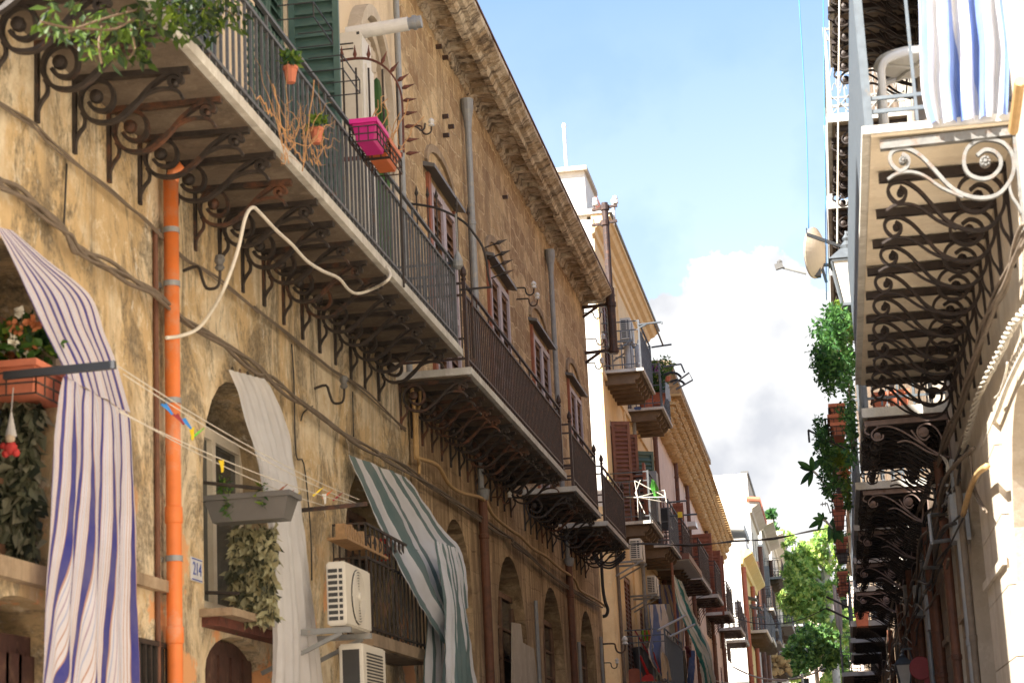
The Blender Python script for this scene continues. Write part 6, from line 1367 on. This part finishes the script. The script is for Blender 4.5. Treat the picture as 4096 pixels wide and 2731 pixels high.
cloth('mop_cloth',[yr(yq,lq(645,930),lq(725,930)),yr(yq,lq(640,1000),lq(745,1000)),yr(yq,lq(665,1060),lq(735,1075))],M['cloth_lime'],'lime and coral cleaning cloth hung over the street level balcony rail','cloth',folds=4,amp=.03,seed=23,ydir=(0,1,0))
cloth('carrier_bag',[yr(yq+.2,lq(650,1080),lq(760,1075)),yr(yq+.2,lq(630,1130),lq(785,1130)),yr(yq+.2,lq(660,1170),lq(770,1165))],M['cloth_grey'],'white carrier bag hung inside the street level balcony','bag',folds=3,amp=.04,seed=24,ydir=(0,1,0))
cloth('cream_cloth',[Xr(-3.3,lq(880,1200),lq(900,1210)),Xr(-3.3,lq(885,1300),lq(935,1330)),Xr(-3.3,lq(900,1500),lq(975,1540))],M['cloth_cream'],'cream cloth draped over the corner of the street level balcony','laundry',folds=2,amp=.03,seed=25)
for i,(pa,pb,pc,pd,mt,lab) in enumerate((((1030,1185),(1075,1190),(1060,1600),(1095,1600),'towel_green','green edged towel hanging next to the striped sheet at street level'),((1200,1180),(1260,1180),(1175,1560),(1250,1570),'cloth_darkblue','pair of blue jeans drying below the teal striped curtain'),((1145,1130),(1185,1130),(1180,1260),(1220,1260),'cloth_maroon','dark red garment drying beside the blue jeans'),((1085,1180),(1150,1180),(1090,1560),(1160,1570),'cloth_navybrown','dark striped garment drying behind the green edged towel'))):
    cloth('laundry',[Xr(-3.6,lq(*pa),lq(*pb)),Xr(-3.6,lq(*[(a+b)/2 for a,b in zip(pa,pc)]),lq(*[(a+b)/2 for a,b in zip(pb,pd)])),Xr(-3.6,lq(*pc),lq(*pd))],M[mt],lab,'laundry',folds=2,amp=.03,seed=30+i,group='laundry under the teal curtain')
bars_thing('drying_pole','pair of steel clothesline bars slanting in front of the teal curtain','clothesline',[[P(lq(830,945),x=-3.3),P(lq(1155,770),x=-2.95)],[P(lq(960,1025),x=-3.3),P(lq(1265,875),x=-2.9)]],M['ironpale'],.025)
# purple-white screen and satellite bits near pink house end
mb=MB();a=P((2700+775/1956*600,2250+500/1956*600),y=79);b=P((2700+875/1956*600,2250+700/1956*600),y=79);mb.box((a.x,79,b.z),(b.x,79.2,a.z));tag(mb.build('pale_screen',M['ironpale']),'pale lilac privacy screen at the far end of the pink house','screen')
# ================================================================== RIGHT BALCONY CONTENTS
# white tubular chair seen from below
yc=yR0+.35
mb=MB();ring=densify([P(T(3,0,u,v),y=yc) for u,v in ((1045,350),(960,358),(870,385),(810,420),(782,480),(785,560),(790,640),(798,760),(810,890))],4)
o=thing('garden_chair','white tubular garden chair with pale round seat on the big pale balcony','chair',(ring[0].x,yc,5.25));mb.tube(ring,.024,10);p2=[q+Vector((.0,.42,0)) for q in ring];mb.tube(p2,.02,8);mb.bar(ring[2],p2[2],.03,.03);mb.bar(ring[-3],p2[-3],.03,.03);mb.build('tube_frame',M['porcelain'],o,smooth=False)
c_=P(T(3,0,1000,450),y=yc+.2);mb=MB();mb.lathe((c_.x,yc+.22,c_.z+.02),[(.01,-.02),(.20,-.02),(.235,.0),(.22,.03),(.01,.035)],n=24);mb.build('seat',M['acwhite'],o)
mb=MB()
for a in (.4,2.0,3.6,5.2): mb.bar((c_.x,yc+.22,c_.z-.01),(c_.x+.21*math.cos(a),yc+.22+.21*math.sin(a),c_.z-.01),.02,.015)
mb.build('seat_brace',M['acwhite'],o)
mb=MB();mb.tube([P(T(3,0,1735,560),x=1.15),P(T(3,0,1690,900),x=1.15)],.028,8);tag(mb.build('ochre_pipe',M['cableochre']),'short ochre drain pipe beside the curtained balcony','pipe')
# planters along the right railings
def rbush(label,u0,v0,u1,v1,y,n,mats,size=.07,name='hanging_shrub',seed=0,w_=.5,sub=None,depth=.5):
    random.seed(seed);c0=P(((u0+u1)/2,(v0+v1)/2),y=y);rx=abs(P((u1,v0),y=y).x-P((u0,v0),y=y).x)/2;rz=abs(P((u0,v0),y=y).z-P((u0,v1),y=y).z)/2
    o=thing(name,label,'plant',(c0.x,y,c0.z-rz));mb=MB()
    for k in range(sub or 14):
        a=random.uniform(0,6.28);rr=math.sqrt(random.random())*.75;c=c0+Vector((rx*rr*math.cos(a),random.uniform(-depth,depth),rz*rr*math.sin(a)))
        leaves(mb,c,(rx*.36,.2,rz*.36),n//(sub or 14),size,w_=w_)
    for k in range(26):
        a=random.uniform(1.4,4.6);c=c0+Vector((rx*1.0*math.cos(a),random.uniform(-.2,.2),rz*.95*math.sin(a)));leaves(mb,c,(.05,.05,.07),9,size*.9,w_=w_)
    mb.build('foliage',mats,o);st=MB()
    for k in range(9):
        a=random.uniform(0,6.28);st.tube([c0+Vector((rx*.4,0,rz*.5)),c0+Vector((rx*.3*math.cos(a),0,rz*.3*math.sin(a))),c0+Vector((rx*.8*math.cos(a),0,rz*.8*math.sin(a)))],.006,4)
    st.build('stem',M['stem'],o);return o
rbush('big round green shrub spilling over the rail beside the lantern',3245,1235,3425,1570,20.4,3600,LD,.062,seed=101,sub=30)
rbush('yellow-green leafy plant behind the round shrub against the pale slab',3330,1215,3420,1400,21.5,700,[LF[1],LF[0],LF[1]],.07,seed=102,name='climbing_plant',w_=.7)
rbush('narrow dark ivy hanging down beside the grey rail below the shrub',3370,1480,3425,1860,19.6,560,LD,.055,seed=103,name='hanging_ivy')
rbush('small leafy bush left of the terracotta planters with the cable arm',3265,1660,3345,1860,22.0,560,LD,.06,seed=104,name='leafy_bush')
rbush('bright yellow-green plant under the wire basket planters',3330,1760,3400,1850,23.0,420,[LF[1],LF[0],LF[1]],.08,seed=105,name='bright_plant',w_=.7)
rbush('bush of mid green herbs above the black planters',3290,1815,3365,1990,25.5,560,LD,.07,seed=106,name='herb_bush')
rbush('thin climbing plant with red blooms against the grey rail',3375,1800,3400,2040,25,360,LF,.06,seed=107,name='climbing_rose',w_=.6)
mb=MB();random.seed(5)
for k in range(14):
    p=P((random.uniform(3370,3400),random.uniform(1790,1900)),y=24.9);leaves(mb,p,(.03,.03,.03),10,.05,w_=.9,weights=(1,))
tag(mb.build('red_flowers',M['pinkflower']),'orange-red blooms on the climbing plant by the right rail','flowers')
z3=[((3316,1615,3380,1660),21.5,'terra','upper terracotta box in black wire cage hung outside the right rail'),((3313,1658,3382,1705),21.1,'terra','middle terracotta box in wire cage under the leafy shrub'),((3325,1690,3388,1735),20.8,'terra','lowest terracotta box of the three stacked cages by the shrub'),
 ((3320,1828,3375,1872),26.0,'greyplastic','black flower box just above the terracotta one by the palm leaves'),((3335,1905,3382,1950),26.5,'greyplastic','second black flower box below the herb bush'),((3328,1975,3380,2018),27.5,'terra','terracotta box with crossed wires at the base of the palm-like plant'),
 ((3330,2035,3385,2100),28.5,'terra','terracotta basket with trailing green under the crossed wire box'),((3337,2148,3392,2192),31,'terra','terracotta box in wire cage below the long hanging leaves'),((3343,2200,3396,2240),32,'greyplastic','black round planter under terracotta cage, above the plane tree crown'),
 ((3350,2285,3392,2325),35,'terra','terracotta box at the level of the plane tree trunk top'),((3355,2330,3395,2360),37,'terra','second last terracotta box stacked on the distant right rail'),((3348,2350,3392,2375),38.5,'terra','last tiny terracotta box on the distant right rail')]
for (u0,v0,u1,v1),y,mt,lab in z3:
    a=P((u0,v0),y=y);b=P((u1,v1),y=y);random.seed(int(v0))
    planter(lab,a.x,b.x,y,y+.55,b.z,a.z,M[mt],group='planters hung on the right rails',taper=.03,leafm=LD if v0 not in (1615,1658,1690) else None,nl=110,lsize=.06,lrad=(.12,.25,.06))
for (u0,v0,u1,v1),y,mt,lab in (((3420,2448,3478,2500),44.0,'terra','terracotta tub standing on the far balcony floor between hanging brackets'),((3560,1560,3640,1625),19.4,'terra','red-brown crate on the balcony seen under the near scrolls'),((3490,1570,3550,1640),19.6,'terra','salmon tub left of the red crate under the near scrolls')):
    a=P((u0,v0),y=y);b=P((u1,v1),y=y);planter(lab,a.x,b.x,y,y+.5,b.z,a.z,M[mt],wire=False,taper=.02,name='tub',cat='tub')
# palm-like frangipani plants
def frangi(label,base,top,lv,y,L,seed):
    random.seed(seed);b=P(base,y=y);t=P(top,y=y);o=thing('frangipani',label,'plant',b);mb=MB()
    mb.tube(densify([b,b.lerp(t,.4)+Vector((.04,0,-.04)),b.lerp(t,.8)+Vector((.02,0,0)),t],3),[.02]*10 if False else .016,7);mb.build('stem',M['bark'],o)
    mb=MB()
    for (du,dv) in lv:
        e=P((top[0]+du,top[1]+dv),y=y+random.uniform(-.15,.15));d=e-t;n=d.cross(Vector((0,1,0))).normalized();
        if n.length<.1: n=Vector((1,0,0))
        k=7;vs=[];W=d.length*.16
        for i in range(k+1):
            s_=i/k;w_=W*math.sin(math.pi*min(1,s_*.92+.05))**.8;c=t+d*s_+Vector((0,0,-.10*d.length*s_*s_))
            vs+=[c-n*w_,c+Vector((0,-.02,-.01)),c+n*w_]
        fs=[];
        for i in range(k):
            for j in range(2): a=i*3+j;fs.append((a,a+1,a+4,a+3))
        mb.add(vs,fs,random.choice((0,0,1,2)))
    mb.build('leaf',LD,o);return o
frangi('frangipani with long pointed leaves leaning out against the cloud',(3322,1975),(3250,1882),[(-60,-45),(-52,-20),(-48,48),(-16,58),(-5,-65),(22,-52),(-30,-8),(12,10),(-10,30),(28,-30)],27,0,1)
frangi('second smaller frangipani just above the street wire on right',(3330,2110),(3290,2078),[(-55,25),(-40,-12),(-20,-35),(2,-35),(-20,40),(20,-15),(24,8)],29.5,0,2)
frangi('broad hanging leaves over the terracotta cage on the right rail',(3345,2140),(3335,2070),[(-20,85),(5,90),(18,80),(-5,60),(36,90),(30,60),(-14,30)],30,0,3)
bars_thing('drying_pole','dark rod with a hanging cord poking out through the leafy bush','rod',[[P(T(3,1,275,1393),y=22),P(T(3,1,365,1440),y=22),P(T(3,1,540,1525),y=22)],[P(T(3,1,278,1395),y=22),P(T(3,1,285,1480),y=22)]],M['blackpl'],.012)
bars_thing('tv_aerial','small television aerial against the cloud beside the right planters','aerial',[[P(T(3,2,360,340),y=40),P(T(3,2,410,330),y=40)],[P(T(3,2,375,322),y=40),P(T(3,2,375,350),y=40)],[P(T(3,2,395,322),y=40),P(T(3,2,395,350),y=40)],[P(T(3,2,408,330),y=40),P(T(3,2,430,400),y=40)]],M['blackpl'],.012)
cloth('banner',[yr(58,(3330,2335),(3352,2345)),yr(58,(3335,2420),(3368,2440)),yr(58,(3345,2500),(3370,2545))],M['cloth_grey'],'long pale grey cloth hanging from the far right rail','banner',folds=2,amp=.04,seed=44,ydir=(0,1,0))
bars_thing('flag_poles','pair of dark poles slanting out from the far right wall','pole',[[P((3305,2385),y=56),P((3400,2430),y=56)],[P((3303,2430),y=56),P((3398,2475),y=56)]],M['blackpl'],.03)
# bracket frame of pipes on right wall
bars_thing('pipe_frame','grey tubular bracket frame standing off the shaded right wall','bracket',[[P(T(3,2,1110,415),x=.95),P(T(3,2,1250,400),x=1.2)],[P(T(3,2,1110,415),x=.95),P(T(3,2,1130,600),x=.95)],[P(T(3,2,1130,600),x=.95),P(T(3,2,1310,575),x=1.2)],[P(T(3,2,1130,600),x=.95),P(T(3,2,1080,775),x=.95)],[P(T(3,2,1080,775),x=.95),P(T(3,2,1235,768),x=1.2)]],M['zinc'],.018)
bars_thing('conduit_loop','pale grey conduit loops on the right wall above the bracket frame','pipe',[densify([P(T(3,2,u,v),x=1.13) for u,v in ((1235,205),(1150,205),(1130,220),(1145,250),(1160,310),(1190,350),(1225,330),(1240,260))],3)],M['zinc'],.016)
# ================================================================== TREES
def tree(name,label,trunkpaths,clumps,y,mats,size,seed,bark='bark',depth=2.5,cat='tree',dens=1.0,fwd=0):
    random.seed(seed);b=P(trunkpaths[0][0][0],y=y);o=thing(name,label,cat,(b.x,y,0))
    mb=MB();first=True
    for path,r0,r1 in trunkpaths:
        off=0 if first else random.uniform(-depth*.3,depth*.3)
        pts=[P(p,y=y) for p in path]
        if first: pts=[Vector((pts[0].x+.2,y,0))]+pts
        pts=[q+Vector((0,off*i/len(pts),0)) for i,q in enumerate(pts)]
        pts=densify(pts,3);n=len(pts);mb.tube(pts,[(r0+(r1-r0)*i/(n-1))*.55 for i in range(n)],8);first=False
    mb.build('trunk',M[bark],o,smooth=True)
    mb=MB()
    for (u,v,ru,rv,n) in clumps:
        c=P((u,v),y=y);k=y/F;rx=ru*k;rz=rv*k
        for s_ in range(max(3,int(n*dens)//60)):
            a=random.uniform(0,6.28);rr=math.sqrt(random.random());cc=c+Vector((rx*rr*math.cos(a),random.uniform(-depth,depth)+fwd,rz*rr*math.sin(a)))
            q=rx*random.uniform(.16,.34);leaves(mb,cc,(q,q,q*.8),60,size,w_=.6)
    mb.build('crown',mats,o);return o
g=lambda u,v:(3100+u*400/896,1700+v*400/896)
tree('plane_tree','tall pale-trunked pruned tree with bright leaves closing the street',[
 ([g(480,1560),g(465,1420),g(455,1280)],.40,.34),
 ([g(455,1290),g(435,1200),g(428,1080),g(410,980)],.30,.10),([g(455,1290),g(400,1240),g(372,1190)],.24,.17),([g(460,1290),g(495,1210),g(490,1130)],.24,.10),([g(470,1330),g(530,1290),g(560,1240)],.18,.08),
 ([g(460,1420),g(430,1360),g(425,1300)],.22,.18),([g(440,1440),g(390,1390),g(350,1355)],.2,.16),([g(428,1080),g(390,1040),g(360,1000)],.10,.05),([g(490,1130),g(470,1050),g(500,1000)],.1,.04)],
 [(3255,2260,60,70,2600),(3190,2300,55,85,2700),(3290,2180,50,60,1500),(3230,2400,75,90,3300),(3300,2120,40,40,700),(3180,2420,50,60,1800),(3350,2290,40,80,1500),(3330,2480,50,90,2200),(3245,2190,40,40,900),(3170,2240,30,40,600),(3280,2330,50,50,1200)],110,LT,.30,201,dens=.66,fwd=.9)
tree('bushy_tree','dark green bushy tree hanging low beneath the pale street tree',[([(3270,2731),(3265,2640)],.2,.12),([(3265,2640),(3220,2590)],.1,.05),([(3265,2640),(3310,2600)],.1,.05)],
 [(3230,2600,66,50,2600),(3290,2620,66,60,2600),(3180,2600,40,50,1200),(3345,2640,40,60,1200),(3260,2545,66,36,1700),(3210,2540,30,30,500),(3330,2570,30,34,500),(3200,2660,50,40,900)],80,LT2,.20,202,dens=.62)
tree('background_tree','hazy yellow-green trees behind the left hand corner house',[([(3130,2720),(3130,2500),(3140,2350)],.3,.1)],[(3130,2300,40,80,1800),(3160,2450,70,110,3600),(3190,2620,80,80,2800),(3400,2520,60,100,2400),(3110,2150,20,30,200),(3130,2230,26,36,500),(3350,2700,60,50,1400)],150,LT,.42,203,depth=4)
tree('norfolk_pine','tiered dark pine top behind the last left houses',[([(3050,2300),(3055,2150),(3058,2070)],.35,.05)],[(3062,2095,18,14,160),(3075,2115,26,12,220),(3082,2140,32,12,260),(3088,2165,36,12,300),(3095,2190,38,12,300),(3090,2060,8,14,60),(3062,2080,10,10,60)],170,LD,.5,204,depth=1.0)
tree('bare_branches','thin bare branches with sparse leaves rising left of the plane tree',[([(3180,2400),(3178,2250),(3180,2150)],.16,.08),([(3180,2300),(3150,2260),(3145,2180)],.09,.03),([(3180,2260),(3215,2200),(3210,2170)],.10,.07),([(3145,2280),(3140,2220)],.05,.03)],[(3165,2180,26,40,300),(3150,2290,20,40,300),(3215,2190,20,20,160)],120,LT,.26,205,depth=1)
# dangling plants at the last balconies on the left
random.seed(77);mb=MB();p=P((3085,2350),y=128.5)
for k in range(10): leaves(mb,p+Vector((random.uniform(-.5,.7),0,random.uniform(-1.2,.6))),(.4,.3,.4),40,.35,w_=.3)
tag(mb.build('balcony_plants',LT),'pale spiky plants overflowing the last left balcony','plant')
